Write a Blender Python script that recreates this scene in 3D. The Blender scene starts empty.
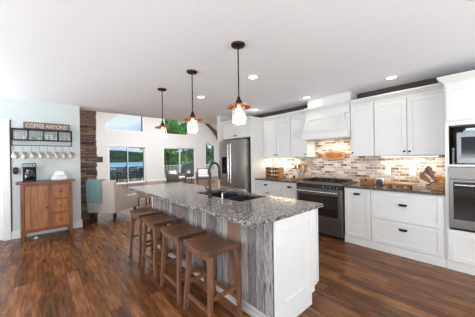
import bpy, bmesh, math, random
from mathutils import Vector, Matrix
random.seed(7)
S = bpy.context.scene
C = S.collection
PI = math.pi
R = math.radians

# ------------------------------------------------------------------ camera
F_PX, YAW, PITCH, ROLL, CAM_H = 222.58, 0.727307, -0.00102, -0.0147, 1.380
cd = bpy.data.cameras.new('camera')
cam = bpy.data.objects.new('camera', cd)
C.objects.link(cam)
S.camera = cam
cd.sensor_fit = 'HORIZONTAL'
cd.sensor_width = 36.0
cd.lens = F_PX / 475.0 * 36.0
cd.clip_start = 0.05
cd.clip_end = 2000
_f = Vector((math.sin(YAW), math.cos(YAW), 0)); _r = Vector((math.cos(YAW), -math.sin(YAW), 0)); _u = Vector((0, 0, 1))
fw = _f * math.cos(PITCH) + _u * math.sin(PITCH)
up = _u * math.cos(PITCH) - _f * math.sin(PITCH)
rt = _r * math.cos(ROLL) + up * math.sin(ROLL)
up = up * math.cos(ROLL) - _r * math.sin(ROLL)
m = Matrix((rt, up, -fw)).transposed().to_4x4()
m.translation = (0, 0, CAM_H)
cam.matrix_world = m

# ------------------------------------------------------------------ world
W = bpy.data.worlds.new('World'); S.world = W
W.use_nodes = True
nt = W.node_tree; nt.nodes.clear()
wo = nt.nodes.new('ShaderNodeOutputWorld'); bg = nt.nodes.new('ShaderNodeBackground')
tc = nt.nodes.new('ShaderNodeTexCoord'); mp = nt.nodes.new('ShaderNodeMapping'); mp.inputs['Scale'].default_value = (2, 2, 7)
nz = nt.nodes.new('ShaderNodeTexNoise'); nz.inputs['Scale'].default_value = 2.2; nz.inputs['Detail'].default_value = 5
cr = nt.nodes.new('ShaderNodeValToRGB')
cr.color_ramp.elements[0].position = 0.40; cr.color_ramp.elements[0].color = (0.5, 0.72, 1.0, 1)
cr.color_ramp.elements[1].position = 0.60; cr.color_ramp.elements[1].color = (0.86, 0.94, 1.0, 1)
nt.links.new(tc.outputs['Generated'], mp.inputs['Vector']); nt.links.new(mp.outputs['Vector'], nz.inputs['Vector'])
nt.links.new(nz.outputs['Fac'], cr.inputs['Fac']); nt.links.new(cr.outputs['Color'], bg.inputs['Color'])
bg.inputs['Strength'].default_value = 1.0
nt.links.new(bg.outputs['Background'], wo.inputs['Surface'])

# ------------------------------------------------------------------ sun and added fill lamps
def sun(rot, e, ang, col):
    l = bpy.data.lights.new('sun', 'SUN'); l.energy = e; l.angle = R(ang); l.color = col
    o = bpy.data.objects.new('sun', l); C.objects.link(o); o.rotation_euler = rot
def area(name, loc, direction, sx, sy, e, col=(1, 1, 1), parent=None, spread=None):
    l = bpy.data.lights.new(name, 'AREA'); l.shape = 'RECTANGLE'; l.size = sx; l.size_y = sy; l.energy = e; l.color = col
    if spread: l.spread = R(spread)
    o = bpy.data.objects.new(name, l); C.objects.link(o); o.location = loc
    o.rotation_euler = Vector(direction).to_track_quat('-Z', 'Y').to_euler()
    if parent: o.parent = parent
    return o
sun(Vector((-0.75, 0.2, -1)).to_track_quat('-Z', 'Y').to_euler(), 3.6, 2.0, (1.0, 0.96, 0.9))
area('fill_lamp', (-3.35, 1.2, 1.0), (0.55, 0.0, 1.0), 4.6, 1.6, 195, (0.92, 0.965, 1.0))      # added fill lamp at the unseen side wall, tilted up to brighten the ceiling
area('fill_lamp', (-2.35, 5.5, 1.0), (0.55, -0.5, 1.0), 1.9, 1.5, 115, (0.94, 0.975, 1.0))    # added fill by the windowless hall wall, for the far ceiling
area('fill_lamp', (1.0, -3.35, 1.0), (0.1, 0.5, 1.0), 5.4, 1.6, 300, (0.985, 0.99, 0.99))     # added fill behind the camera, turned up towards the ceiling
area('fill_lamp', (5.2, 9.5, 5.2), (0.0, -0.05, -1), 4.0, 4.0, 560, (0.95, 0.98, 1.0))        # added lamp under the closed vault, fills the family room

VS = S.view_settings
VS.view_transform = 'Standard'; VS.look = 'None'; VS.gamma = 1.0; VS.use_curve_mapping = False
VS.exposure = 0.0

# ------------------------------------------------------------------ materials
def new_mat(name):
    M = bpy.data.materials.new(name); M.use_nodes = True
    t = M.node_tree; return M, t, t.nodes['Principled BSDF'], t.nodes, t.links
def lin(c):
    return tuple(((v / 255 + 0.055) / 1.055) ** 2.4 if v / 255 > 0.04045 else v / 255 / 12.92 for v in c) + (1,)
def ramp(nodes, stops, interp='LINEAR'):
    r = nodes.new('ShaderNodeValToRGB'); r.color_ramp.interpolation = interp
    e = r.color_ramp.elements
    while len(e) < len(stops): e.new(0.5)
    for k, (p, c) in zip(range(len(stops)), stops): e[k].position = p; e[k].color = c
    return r
def plain(name, rgb, rough=0.5, metal=0.0, var=0.05, scale=12.0, bump=0.0, spec=0.5, stretch=None):
    M, t, b, N, L = new_mat(name)
    co = N.new('ShaderNodeTexCoord'); mpn = N.new('ShaderNodeMapping')
    if stretch: mpn.inputs['Scale'].default_value = stretch
    n = N.new('ShaderNodeTexNoise'); n.inputs['Scale'].default_value = scale; n.inputs['Detail'].default_value = 4
    L.new(co.outputs['Object'], mpn.inputs['Vector']); L.new(mpn.outputs['Vector'], n.inputs['Vector'])
    c = lin(rgb); lo = tuple(v * (1 - var) for v in c[:3]) + (1,); hi = tuple(min(1, v * (1 + var)) for v in c[:3]) + (1,)
    r = ramp(N, [(0.3, lo), (0.7, hi)]); L.new(n.outputs['Fac'], r.inputs['Fac']); L.new(r.outputs['Color'], b.inputs['Base Color'])
    b.inputs['Roughness'].default_value = rough; b.inputs['Metallic'].default_value = metal
    b.inputs['Specular IOR Level'].default_value = spec
    if bump:
        bp = N.new('ShaderNodeBump'); bp.inputs['Strength'].default_value = bump; bp.inputs['Distance'].default_value = 0.02
        L.new(n.outputs['Fac'], bp.inputs['Height']); L.new(bp.outputs['Normal'], b.inputs['Normal'])
    return M
def glow(name, rgb, s):
    M, t, b, N, L = new_mat(name)
    b.inputs['Base Color'].default_value = rgb + (1,); b.inputs['Emission Color'].default_value = rgb + (1,); b.inputs['Emission Strength'].default_value = s
    return M
def thin_glass(name, tint=(1, 1, 1), gloss=0.06, frost=0.0):
    M, t, b, N, L = new_mat(name)
    N.remove(b); out = N['Material Output']
    tr = N.new('ShaderNodeBsdfTransparent'); tr.inputs['Color'].default_value = tint + (1,)
    gl = N.new('ShaderNodeBsdfGlossy'); gl.inputs['Roughness'].default_value = 0.03
    mx = N.new('ShaderNodeMixShader')
    lw = N.new('ShaderNodeLayerWeight'); lw.inputs['Blend'].default_value = 0.25
    mm = N.new('ShaderNodeMath'); mm.operation = 'MULTIPLY_ADD'; mm.inputs[1].default_value = 0.3; mm.inputs[2].default_value = gloss
    L.new(lw.outputs['Facing'], mm.inputs[0]); L.new(mm.outputs[0], mx.inputs['Fac'])
    L.new(tr.outputs[0], mx.inputs[1]); L.new(gl.outputs[0], mx.inputs[2])
    last = mx
    if frost:
        df = N.new('ShaderNodeBsdfTranslucent'); df.inputs['Color'].default_value = (0.95, 0.93, 0.9, 1)
        m2 = N.new('ShaderNodeMixShader'); m2.inputs['Fac'].default_value = frost
        L.new(mx.outputs[0], m2.inputs[1]); L.new(df.outputs[0], m2.inputs[2]); last = m2
    L.new(last.outputs[0], out.inputs['Surface'])
    return M
def axes_vec(N, L, order):
    co = N.new('ShaderNodeTexCoord'); sp = N.new('ShaderNodeSeparateXYZ'); cb = N.new('ShaderNodeCombineXYZ')
    L.new(co.outputs['Object'], sp.inputs[0])
    for k, a in enumerate(order):
        if a != '0': L.new(sp.outputs['XYZ'.index(a)], cb.inputs[k])
    return co, cb
def bricks(name, order, bw, rh, stops, mortar_col, mortar, rough, grain=None, grain_amt=0.3, bump=0.2, offset=0.5, offset_freq=2, cval=1.0, spec=0.3):
    """rows of bricks or planks; every brick takes its own colour from the ramp"""
    M, t, b, N, L = new_mat(name)
    co, v = axes_vec(N, L, order)
    br = N.new('ShaderNodeTexBrick')
    br.inputs['Scale'].default_value = 1; br.inputs['Brick Width'].default_value = bw; br.inputs['Row Height'].default_value = rh
    br.inputs['Mortar Size'].default_value = mortar; br.inputs['Color1'].default_value = (0, 0, 0, 1); br.inputs['Color2'].default_value = (1, 1, 1, 1)
    br.inputs['Mortar'].default_value = (0.5, 0.5, 0.5, 1); br.offset = offset; br.offset_frequency = offset_freq
    L.new(v.outputs[0], br.inputs['Vector'])
    mpn = N.new('ShaderNodeMapping'); mpn.inputs['Scale'].default_value = grain or (20, 20, 20)
    L.new(co.outputs['Object'], mpn.inputs['Vector'])
    n = N.new('ShaderNodeTexNoise'); n.inputs['Scale'].default_value = 1; n.inputs['Detail'].default_value = 6; n.inputs['Roughness'].default_value = 0.65
    L.new(mpn.outputs['Vector'], n.inputs['Vector'])
    # brick value + grain -> ramp
    a = N.new('ShaderNodeMath'); a.operation = 'MULTIPLY_ADD'; a.inputs[1].default_value = grain_amt; a.inputs[2].default_value = -grain_amt / 2 + (1 - cval) / 2
    L.new(n.outputs['Fac'], a.inputs[0])
    s = N.new('ShaderNodeMath'); s.operation = 'MULTIPLY_ADD'; s.inputs[1].default_value = cval; L.new(br.outputs['Color'], s.inputs[0]); L.new(a.outputs[0], s.inputs[2])
    r = ramp(N, stops); L.new(s.outputs[0], r.inputs['Fac'])
    mx = N.new('ShaderNodeMix'); mx.data_type = 'RGBA'
    L.new(br.outputs['Fac'], mx.inputs[0]); L.new(r.outputs['Color'], mx.inputs[6]); mx.inputs[7].default_value = mortar_col
    L.new(mx.outputs[2], b.inputs['Base Color'])
    b.inputs['Roughness'].default_value = rough; b.inputs['Specular IOR Level'].default_value = spec
    if bump:
        h = N.new('ShaderNodeMath'); h.operation = 'MULTIPLY_ADD'; h.inputs[1].default_value = -1.0
        L.new(br.outputs['Fac'], h.inputs[0]); L.new(n.outputs['Fac'], h.inputs[2])
        bp = N.new('ShaderNodeBump'); bp.inputs['Strength'].default_value = bump; bp.inputs['Distance'].default_value = 0.01
        L.new(h.outputs[0], bp.inputs['Height']); L.new(bp.outputs['Normal'], b.inputs['Normal'])
    return M
def speckle(name, stops, scale, rough):
    M, t, b, N, L = new_mat(name)
    co = N.new('ShaderNodeTexCoord')
    v = N.new('ShaderNodeTexVoronoi'); v.inputs['Scale'].default_value = scale
    n = N.new('ShaderNodeTexNoise'); n.inputs['Scale'].default_value = scale * 0.5; n.inputs['Detail'].default_value = 5; n.inputs['Roughness'].default_value = 0.7
    L.new(co.outputs['Object'], v.inputs['Vector']); L.new(co.outputs['Object'], n.inputs['Vector'])
    sp = N.new('ShaderNodeSeparateColor'); L.new(v.outputs['Color'], sp.inputs[0])
    a = N.new('ShaderNodeMath'); a.operation = 'MULTIPLY_ADD'; a.inputs[1].default_value = 0.6; L.new(sp.outputs[0], a.inputs[0])
    q = N.new('ShaderNodeMath'); q.operation = 'MULTIPLY_ADD'; q.inputs[1].default_value = 0.8; q.inputs[2].default_value = -0.2
    L.new(n.outputs['Fac'], q.inputs[0]); L.new(q.outputs[0], a.inputs[2])
    r = ramp(N, stops); L.new(a.outputs[0], r.inputs['Fac']); L.new(r.outputs['Color'], b.inputs['Base Color'])
    b.inputs['Roughness'].default_value = rough
    return M
def grained(name, rgb_lo, rgb_hi, stretch, rough=0.4, bump=0.05):
    M, t, b, N, L = new_mat(name)
    co = N.new('ShaderNodeTexCoord'); mpn = N.new('ShaderNodeMapping'); mpn.inputs['Scale'].default_value = stretch
    n = N.new('ShaderNodeTexNoise'); n.inputs['Scale'].default_value = 1; n.inputs['Detail'].default_value = 6; n.inputs['Distortion'].default_value = 0.6
    L.new(co.outputs['Object'], mpn.inputs['Vector']); L.new(mpn.outputs['Vector'], n.inputs['Vector'])
    r = ramp(N, [(0.32, lin(rgb_lo)), (0.68, lin(rgb_hi))]); L.new(n.outputs['Fac'], r.inputs['Fac']); L.new(r.outputs['Color'], b.inputs['Base Color'])
    b.inputs['Roughness'].default_value = rough
    bp = N.new('ShaderNodeBump'); bp.inputs['Strength'].default_value = bump; bp.inputs['Distance'].default_value = 0.01
    L.new(n.outputs['Fac'], bp.inputs['Height']); L.new(bp.outputs['Normal'], b.inputs['Normal'])
    return M

MT = {}
MT['ceiling'] = plain('ceiling_paint', (247, 249, 253), 0.9, 0, 0.015, 30, 0.05, 0.2)
MT['wall_mint'] = plain('mint_paint', (216, 224, 223), 0.85, 0, 0.015, 8, 0.02, 0.2)
MT['wall_white'] = plain('white_wall_paint', (226, 224, 222), 0.85, 0, 0.015, 8, 0.02, 0.2)
MT['wall_taupe_shade'] = plain('taupe_shade_paint', (86, 76, 70), 0.9, 0, 0.03, 8, 0.02, 0.2)  # taupe wall; shadow of the gap above the cabinets is put into this colour
MT['trim'] = plain('white_trim_paint', (236, 236, 236), 0.45, 0, 0.01, 6)
MT['cabinet'] = plain('cabinet_white', (224, 224, 222), 0.38, 0, 0.012, 5)
MT['floor'] = bricks('plank_floor', 'YX0', 1.15, 0.115,
    [(0.0, lin((46, 28, 17))), (0.25, lin((76, 46, 26))), (0.5, lin((106, 66, 37))), (0.75, lin((138, 92, 54))), (1.0, lin((170, 122, 80)))],
    lin((52, 34, 26)), 0.0012, 0.27, (26, 3.0, 10), 1.45, 0.1, 0.37, 3, cval=0.40, spec=0.26)
MT['cladding'] = bricks('reclaimed_planks', 'ZY0', 5.0, 0.094,
    [(0.0, lin((74, 66, 62))), (0.14, lin((122, 122, 126))), (0.28, lin((108, 80, 58))), (0.4, lin((172, 170, 170))), (0.52, lin((112, 110, 114))), (0.64, lin((142, 96, 58))), (0.78, lin((110, 110, 118))), (1.0, lin((176, 164, 152)))],
    lin((42, 36, 32)), 0.002, 0.8, (26, 60, 7), 0.9, 0.5, 0.0, 1, cval=1.0)
MT['kickboard'] = grained('weathered_kickboard', (150, 146, 144), (205, 200, 196), (20, 2.5, 40), 0.8, 0.2)
MT['tile'] = bricks('tumbled_brick_tile', 'YZ0', 0.125, 0.048,
    [(0.0, lin((96, 86, 82))), (0.16, lin((132, 120, 114))), (0.3, lin((212, 204, 196))), (0.45, lin((226, 219, 211))), (0.58, lin((168, 156, 148))), (0.7, lin((208, 198, 190))), (0.84, lin((118, 104, 98))), (1.0, lin((190, 174, 162)))],
    lin((214, 208, 202)), 0.005, 0.6, (55, 55, 55), 0.7, 0.4)
MT['granite_grey'] = speckle('grey_speckled_granite', [(0.0, lin((40, 38, 40))), (0.32, lin((66, 62, 62))), (0.55, lin((118, 113, 110))), (0.75, lin((168, 162, 156))), (1.0, lin((214, 206, 198)))], 85, 0.14)
MT['granite_dark'] = speckle('dark_granite', [(0.0, lin((28, 24, 24))), (0.4, lin((64, 56, 54))), (0.7, lin((108, 96, 90))), (1.0, lin((160, 146, 136)))], 75, 0.14)
MT['steel'] = plain('brushed_steel', (172, 170, 168), 0.38, 1.0, 0.06, 3, 0, 0.5, (1, 1, 60))
MT['grey_front'] = plain('grey_metal_front', (158, 162, 166), 0.5, 0.5, 0.03, 4)
MT['steel_dark'] = plain('slate_steel', (126, 122, 119), 0.36, 0.9, 0.06, 3, 0, 0.5, (1, 1, 60))
MT['steel_bright'] = plain('polished_steel', (205, 205, 205), 0.22, 1.0, 0.03, 4)
MT['black_glass'] = plain('black_oven_glass', (34, 30, 29), 0.08, 0, 0.05, 4, 0, 0.6)
MT['black'] = plain('black_metal', (26, 25, 26), 0.4, 0.5, 0.1, 20)
MT['black_matte'] = plain('matte_black', (24, 23, 24), 0.65, 0, 0.1, 20)
MT['iron'] = plain('cast_iron', (34, 30, 28), 0.6, 0.4, 0.2, 40, 0.2)
MT['bronze'] = plain('oil_rubbed_bronze', (58, 46, 42), 0.4, 0.7, 0.15, 20)
MT['copper'] = plain('copper', (196, 122, 84), 0.32, 0.9, 0.1, 14)
MT['sink'] = plain('black_composite', (44, 42, 46), 0.35, 0, 0.15, 60)
MT['stool'] = grained('stool_oak', (82, 54, 38), (124, 86, 62), (4, 28, 4), 0.4)
MT['stool_leg'] = grained('stool_leg_oak', (88, 58, 42), (132, 92, 66), (40, 40, 3.5), 0.45)
MT['pine'] = grained('honey_pine', (134, 82, 44), (176, 116, 66), (34, 34, 3), 0.42)
MT['pine_dark'] = grained('dark_honey_pine', (106, 63, 35), (142, 88, 50), (34, 34, 3), 0.42)
MT['pine_top'] = grained('honey_pine_top', (98, 60, 40), (134, 88, 58), (4, 30, 30), 0.42)
MT['light_wood'] = grained('light_wood', (158, 108, 64), (204, 154, 102), (6, 6, 30), 0.5)
MT['knife_wood'] = grained('knife_handle_wood', (120, 84, 60), (176, 136, 106), (30, 30, 30), 0.5)
MT['rack_wood'] = grained('amber_rack_wood', (150, 96, 52), (194, 138, 84), (6, 6, 30), 0.5)
MT['mid_wood'] = grained('walnut_wood', (112, 70, 42), (158, 108, 68), (6, 6, 40), 0.5)
MT['board_wood'] = grained('sign_board', (104, 84, 74), (156, 132, 120), (4, 30, 60), 0.8, 0.2)
MT['stone'] = bricks('ledge_stone', 'XZ0', 0.30, 0.055,
    [(0.0, lin((92, 76, 72))), (0.25, lin((138, 114, 102))), (0.5, lin((172, 144, 126))), (0.75, lin((120, 108, 108))), (1.0, lin((186, 162, 146)))],
    lin((54, 46, 44)), 0.004, 0.85, (18, 18, 40), 0.6, 0.7)
MT['beam'] = grained('timber_beam', (84, 64, 50), (120, 96, 76), (20, 4, 20), 0.7)
MT['linen'] = plain('oatmeal_linen', (206, 197, 186), 0.95, 0, 0.06, 140, 0.15, 0.1)
MT['teal'] = plain('dusty_teal_knit', (140, 170, 170), 0.95, 0, 0.1, 90, 0.3, 0.1)
MT['darkleg'] = plain('dark_stained_leg', (62, 42, 36), 0.4, 0, 0.1, 20)
MT['ceramic'] = plain('white_ceramic', (238, 236, 232), 0.2, 0, 0.02, 8)
MT['speckled_mug'] = speckle('patterned_mug', [(0.0, lin((110, 98, 88))), (0.35, lin((190, 178, 166))), (0.5, lin((232, 226, 218))), (1.0, lin((244, 240, 234)))], 60, 0.25)
MT['wicker'] = plain('grey_wicker', (92, 88, 90), 0.8, 0, 0.3, 120, 0.4)
MT['cushion'] = plain('cream_cushion', (226, 218, 208), 0.95, 0, 0.04, 60)
MT['letter'] = plain('white_letter_paint', (222, 214, 206), 0.7, 0, 0.12, 60)
MT['wire'] = plain('grey_wire', (84, 86, 90), 0.5, 0.6, 0.1, 20)
MT['plastic_white'] = plain('white_plastic', (240, 239, 236), 0.35, 0, 0.01, 10)
MT['red'] = plain('red_enamel', (170, 66, 46), 0.4, 0, 0.1, 20)
MT['deck'] = bricks('deck_boards', 'XY0', 4.0, 0.14, [(0, lin((150, 140, 130))), (1, lin((186, 176, 164)))], lin((60, 56, 52)), 0.006, 0.8)
MT['dark_paint'] = plain('charcoal_paint', (44, 50, 58), 0.5, 0, 0.1, 20)
MT['water'] = plain('lake_water', (120, 150, 172), 0.9, 0, 0.1, 0.05, 0.0, 0.05)
MT['hill'] = plain('forest_canopy', (34, 58, 44), 0.95, 0, 0.55, 0.09, 0.0, 0.1)
MT['hill_bright'] = plain('green_forest', (52, 92, 54), 0.95, 0, 0.5, 0.12, 0.0, 0.1)
MT['grass'] = plain('lawn', (50, 62, 54), 0.95, 0, 0.2, 0.6, 0, 0.1)
MT['leaf'] = plain('leaf_green', (112, 184, 80), 0.7, 0, 0.6, 1.1, 0, 0.2)
MT['leaf_dark'] = plain('leaf_deep_green', (78, 150, 72), 0.7, 0, 0.6, 1.1, 0, 0.2)
MT['bark'] = plain('bark', (80, 66, 54), 0.9, 0, 0.3, 8, 0.3)
MT['roof'] = plain('vault_paint', (228, 227, 226), 0.9, 0, 0.01, 8)
MT['glass'] = thin_glass('window_glass', (0.97, 0.99, 0.99), 0.03)
MT['jar'] = thin_glass('jar_glass', (0.98, 0.97, 0.96), 0.07, 0.05)
MT['carafe'] = thin_glass('carafe_glass', (0.55, 0.5, 0.48), 0.08)
MT['bulb'] = glow('warm_bulb', (1.0, 0.76, 0.5), 3.5)
MT['can'] = glow('recessed_lens', (1.0, 0.95, 0.88), 5)
MT['strip'] = glow('cabinet_strip', (1.0, 0.86, 0.66), 3)
MT['display'] = plain('display_black', (20, 22, 26), 0.1, 0, 0.02, 10)
MT['paper'] = plain('white_paper', (236, 238, 242), 0.8, 0, 0.02, 10)
MT['blue_grey'] = plain('blue_grey_paper', (176, 190, 204), 0.8, 0, 0.04, 10)
MT['amber'] = plain('amber_liquid', (168, 110, 60), 0.2, 0, 0.05, 10)

# ------------------------------------------------------------------ mesh helpers
class MB:
    def __init__(s): s.bm = bmesh.new()
    def hexa(s, p, bevel=0, seg=1):
        v = [s.bm.verts.new(q) for q in p]
        fs = [s.bm.faces.new([v[i] for i in f]) for f in ((0, 3, 2, 1), (4, 5, 6, 7), (0, 1, 5, 4), (1, 2, 6, 5), (2, 3, 7, 6), (3, 0, 4, 7))]
        if bevel:
            es = list({e for f in fs for e in f.edges})
            bmesh.ops.bevel(s.bm, geom=es, offset=bevel, segments=seg, affect='EDGES', profile=0.6)
        return s
    def box(s, x0, x1, y0, y1, z0, z1, bevel=0, seg=1):
        return s.hexa([(x0, y0, z0), (x1, y0, z0), (x1, y1, z0), (x0, y1, z0), (x0, y0, z1), (x1, y0, z1), (x1, y1, z1), (x0, y1, z1)], bevel, seg)
    def frus(s, a, za, b, zb, bevel=0):
        """rect a=(x0,x1,y0,y1) at za to rect b at zb"""
        return s.hexa([(a[0], a[2], za), (a[1], a[2], za), (a[1], a[3], za), (a[0], a[3], za), (b[0], b[2], zb), (b[1], b[2], zb), (b[1], b[3], zb), (b[0], b[3], zb)], bevel)
    def bar(s, p0, p1, w, h=None, upv=(0, 0, 1), bevel=0, w1=None, h1=None):
        """rectangular bar between two points"""
        p0 = Vector(p0); p1 = Vector(p1); h = h or w; w1 = w1 or w; h1 = h1 or h
        d = (p1 - p0).normalized(); u = Vector(upv)
        if abs(d.dot(u)) > 0.95: u = Vector((0, 1, 0)) if abs(d.y) < 0.9 else Vector((1, 0, 0))
        a = d.cross(u).normalized(); c = a.cross(d).normalized()
        def ring(p, w, h): return [p - a * w / 2 - c * h / 2, p + a * w / 2 - c * h / 2, p + a * w / 2 + c * h / 2, p - a * w / 2 + c * h / 2]
        return s.hexa(ring(p0, w, h) + ring(p1, w1, h1), bevel)
    def rings(s, rs, cap=True, closed=False):
        vs = [[s.bm.verts.new(p) for p in r] for r in rs]
        n = len(vs[0]); m = len(vs)
        for i in range(m if closed else m - 1):
            a = vs[i]; b = vs[(i + 1) % m]
            for j in range(n):
                try: s.bm.faces.new((a[j], a[(j + 1) % n], b[(j + 1) % n], b[j]))
                except ValueError: pass
        if cap and not closed:
            s.bm.faces.new(list(reversed(vs[0]))); s.bm.faces.new(vs[-1])
        return s
    def cyl(s, p0, p1, r0, r1=None, seg=16):
        p0 = Vector(p0); p1 = Vector(p1); r1 = r0 if r1 is None else r1
        d = (p1 - p0).normalized(); u = Vector((0, 0, 1)) if abs(d.z) < 0.9 else Vector((1, 0, 0))
        a = u.cross(d).normalized(); b = d.cross(a)
        def ring(p, r): return [p + (a * math.cos(t) + b * math.sin(t)) * r for t in (2 * PI * k / seg for k in range(seg))]
        return s.rings([ring(p0, r0), ring(p1, r1)])
    def lathe(s, prof, c=(0, 0, 0), seg=20, cap=True):
        return s.rings([[(c[0] + r * math.cos(2 * PI * k / seg), c[1] + r * math.sin(2 * PI * k / seg), c[2] + z) for k in range(seg)] for r, z in prof], cap)
    def tube(s, pts, r, seg=8, closed=False, radii=None):
        P = [Vector(p) for p in pts]; n = len(P); rs = []
        prev = None
        for i, p in enumerate(P):
            if closed: d = (P[(i + 1) % n] - P[i - 1]).normalized()
            else: d = (P[min(i + 1, n - 1)] - P[max(i - 1, 0)]).normalized()
            if prev is None:
                u = Vector((0, 0, 1)) if abs(d.z) < 0.9 else Vector((1, 0, 0))
                a = u.cross(d).normalized()
            else:
                a = (prev - d * prev.dot(d)).normalized()
            prev = a; b = d.cross(a); q = radii[i] if radii else r
            rs.append([p + (a * math.cos(2 * PI * k / seg) + b * math.sin(2 * PI * k / seg)) * q for k in range(seg)])
        return s.rings(rs, not closed, closed)
    def prism(s, poly, axis, a0, a1, bevel=0):
        """poly in the two other axes in order, extruded along axis"""
        def P(p, a):
            if axis == 'x': return (a, p[0], p[1])
            if axis == 'y': return (p[0], a, p[1])
            return (p[0], p[1], a)
        v0 = [s.bm.verts.new(P(p, a0)) for p in poly]; v1 = [s.bm.verts.new(P(p, a1)) for p in poly]
        fs = [s.bm.faces.new(v0), s.bm.faces.new(list(reversed(v1)))]
        n = len(poly)
        for i in range(n): fs.append(s.bm.faces.new((v0[i], v1[i], v1[(i + 1) % n], v0[(i + 1) % n])))
        if bevel:
            es = list({e for f in fs for e in f.edges})
            bmesh.ops.bevel(s.bm, geom=es, offset=bevel, segments=2, affect='EDGES', profile=0.5)
        return s
    def ball(s, c, r, seg=14):
        rx, ry, rz = (r, r, r) if not isinstance(r, tuple) else r
        n = seg // 2
        rs = []
        for i in range(1, n):
            t = PI * i / n
            rs.append([(c[0] + rx * math.sin(t) * math.cos(2 * PI * k / seg), c[1] + ry * math.sin(t) * math.sin(2 * PI * k / seg), c[2] - rz * math.cos(t)) for k in range(seg)])
        return s.rings(rs)
    def rot(s, angle, axis, cent=(0, 0, 0)):
        bmesh.ops.rotate(s.bm, verts=s.bm.verts, cent=cent, matrix=Matrix.Rotation(angle, 3, axis)); return s
    def move(s, v):
        bmesh.ops.translate(s.bm, verts=s.bm.verts, vec=v); return s

def tag(o, label=None, cat=None, group=None, kind=None):
    if label: o['label'] = label
    if cat: o['category'] = cat
    if group: o['group'] = group
    if kind: o['kind'] = kind
    return o
ROOT = {}
def obj(name, mb, mat, parent=None, smooth=0, label=None, local=False, kind=None, matrix=None):
    """link one mesh. World coordinates unless local; child meshes are stored relative to their thing's base"""
    me = bpy.data.meshes.new(name)
    bmesh.ops.recalc_face_normals(mb.bm, faces=mb.bm.faces)
    root = parent
    while root is not None and root.parent: root = root.parent
    if root is not None and not local:
        off = ROOT[root.name]
        bmesh.ops.translate(mb.bm, verts=mb.bm.verts, vec=-off)
    mb.bm.to_mesh(me); mb.bm.free()
    if smooth:
        for p in me.polygons: p.use_smooth = True
        me.set_sharp_from_angle(angle=R(smooth))
    me.materials.append(MT[mat] if isinstance(mat, str) else mat)
    o = bpy.data.objects.new(name, me); C.objects.link(o)
    if parent: o.parent = parent
    if label: o['label'] = label
    if kind: o['kind'] = kind
    return o
def thing(name, label, cat, loc=(0, 0, 0), group=None, rz=0):
    o = bpy.data.objects.new(name, None); C.objects.link(o)
    o.empty_display_size = 0.1
    o.location = loc; o.rotation_euler = (0, 0, rz)
    ROOT[o.name] = Vector(loc)
    return tag(o, label, cat, group)
def single(name, mb, mat, label, cat, group=None, smooth=0, kind=None, loc=None):
    """a thing that is one mesh; its origin goes to its base"""
    if loc is None:
        xs = [v.co for v in mb.bm.verts]
        loc = ((min(v.x for v in xs) + max(v.x for v in xs)) / 2, (min(v.y for v in xs) + max(v.y for v in xs)) / 2, min(v.z for v in xs))
        mb.move(-Vector(loc))
    o = obj(name, mb, mat, None, smooth, None, True)
    o.location = loc
    return tag(o, label, cat, group, kind)
def struct(name, mb, mat, parent=None, smooth=0):
    o = obj(name, mb, mat, None, smooth)
    ROOT[o.name] = Vector((0, 0, 0))
    if parent: o.parent = parent
    else: o['kind'] = 'structure'
    return o
def dup(root, loc, rz=None, label=None, group=None, scale=None):
    r = root.copy(); C.objects.link(r); r.location = loc
    if rz is not None: r.rotation_euler = (0, 0, rz)
    if scale: r.scale = scale
    if label: r['label'] = label
    if group: r['group'] = group
    for ch in list(root.children):
        c = ch.copy(); C.objects.link(c); c.parent = r
        for g in list(ch.children):
            d = g.copy(); C.objects.link(d); d.parent = c
    return r

# ------------------------------------------------------------------ the shell
CZ = 2.51        # flat ceiling
XW = 4.313       # kitchen wall
YC = 5.634       # coffee wall
YE = 6.0        # where the flat ceiling ends
YG = 14.0        # gable wall
RIDGE = 5.45
def roof(x): return 6.98 - 0.74 * abs(x - RIDGE)
struct('floor', MB().box(-3.6, 10.6, -3.6, 14.15, -0.1, 0), 'floor')
struct('ceiling', MB().box(-3.6, 10.6, -3.6, YE, CZ, CZ + 0.12), 'ceiling')
struct('wall_coffee', MB().box(-0.39, 0.636, YC, YC + 0.14, 0, CZ), 'wall_mint')
struct('wall_hall', MB().box(-3.6, -1.30, YC, YC + 0.14, 0, CZ).box(-1.30, -0.39, YC, YC + 0.14, 2.04, CZ), 'wall_mint')
struct('wall_kitchen', MB().box(XW, XW + 0.14, -3.6, 4.80, 0, CZ), 'wall_taupe_shade')
struct('wall_stub', MB().box(3.56, XW, 4.66, 4.80, 0, CZ), 'wall_white')
struct('wall_return', MB().box(XW + 0.14, 10.6, 4.66, 4.80, 0, CZ), 'wall_white')
struct('wall_family_left', MB().box(0.50, 0.636, YC + 0.14, YG, 0, 3.5), 'wall_white')
struct('wall_family_right', MB().box(10.46, 10.6, 4.80, YG, 0, 3.4), 'wall_white')
struct('wall_header', MB().prism([(0.5, CZ + 0.12), (10.6, CZ + 0.12), (10.6, roof(10.6)), (RIDGE, roof(RIDGE)), (0.5, roof(0.5))], 'y', YE - 0.12, YE), 'roof')
# unseen side and back walls; openings added for light, fill lamps set before them
struct('wall_side', MB().box(-3.6, -3.46, -3.6, YC, 0, 0.5).box(-3.6, -3.46, -3.6, YC, 2.4, CZ).box(-3.6, -3.46, -3.6, -1.2, 0.5, 2.4).box(-3.6, -3.46, 3.6, YC, 0.5, 2.4), 'wall_mint')
struct('wall_back', MB().box(-3.6, XW, -3.6, -3.46, 0, 0.45).box(-3.6, XW, -3.6, -3.46, 2.4, CZ).box(-3.6, -1.8, -3.6, -3.46, 0.45, 2.4).box(3.8, XW, -3.6, -3.46, 0.45, 2.4), 'wall_mint')
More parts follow.
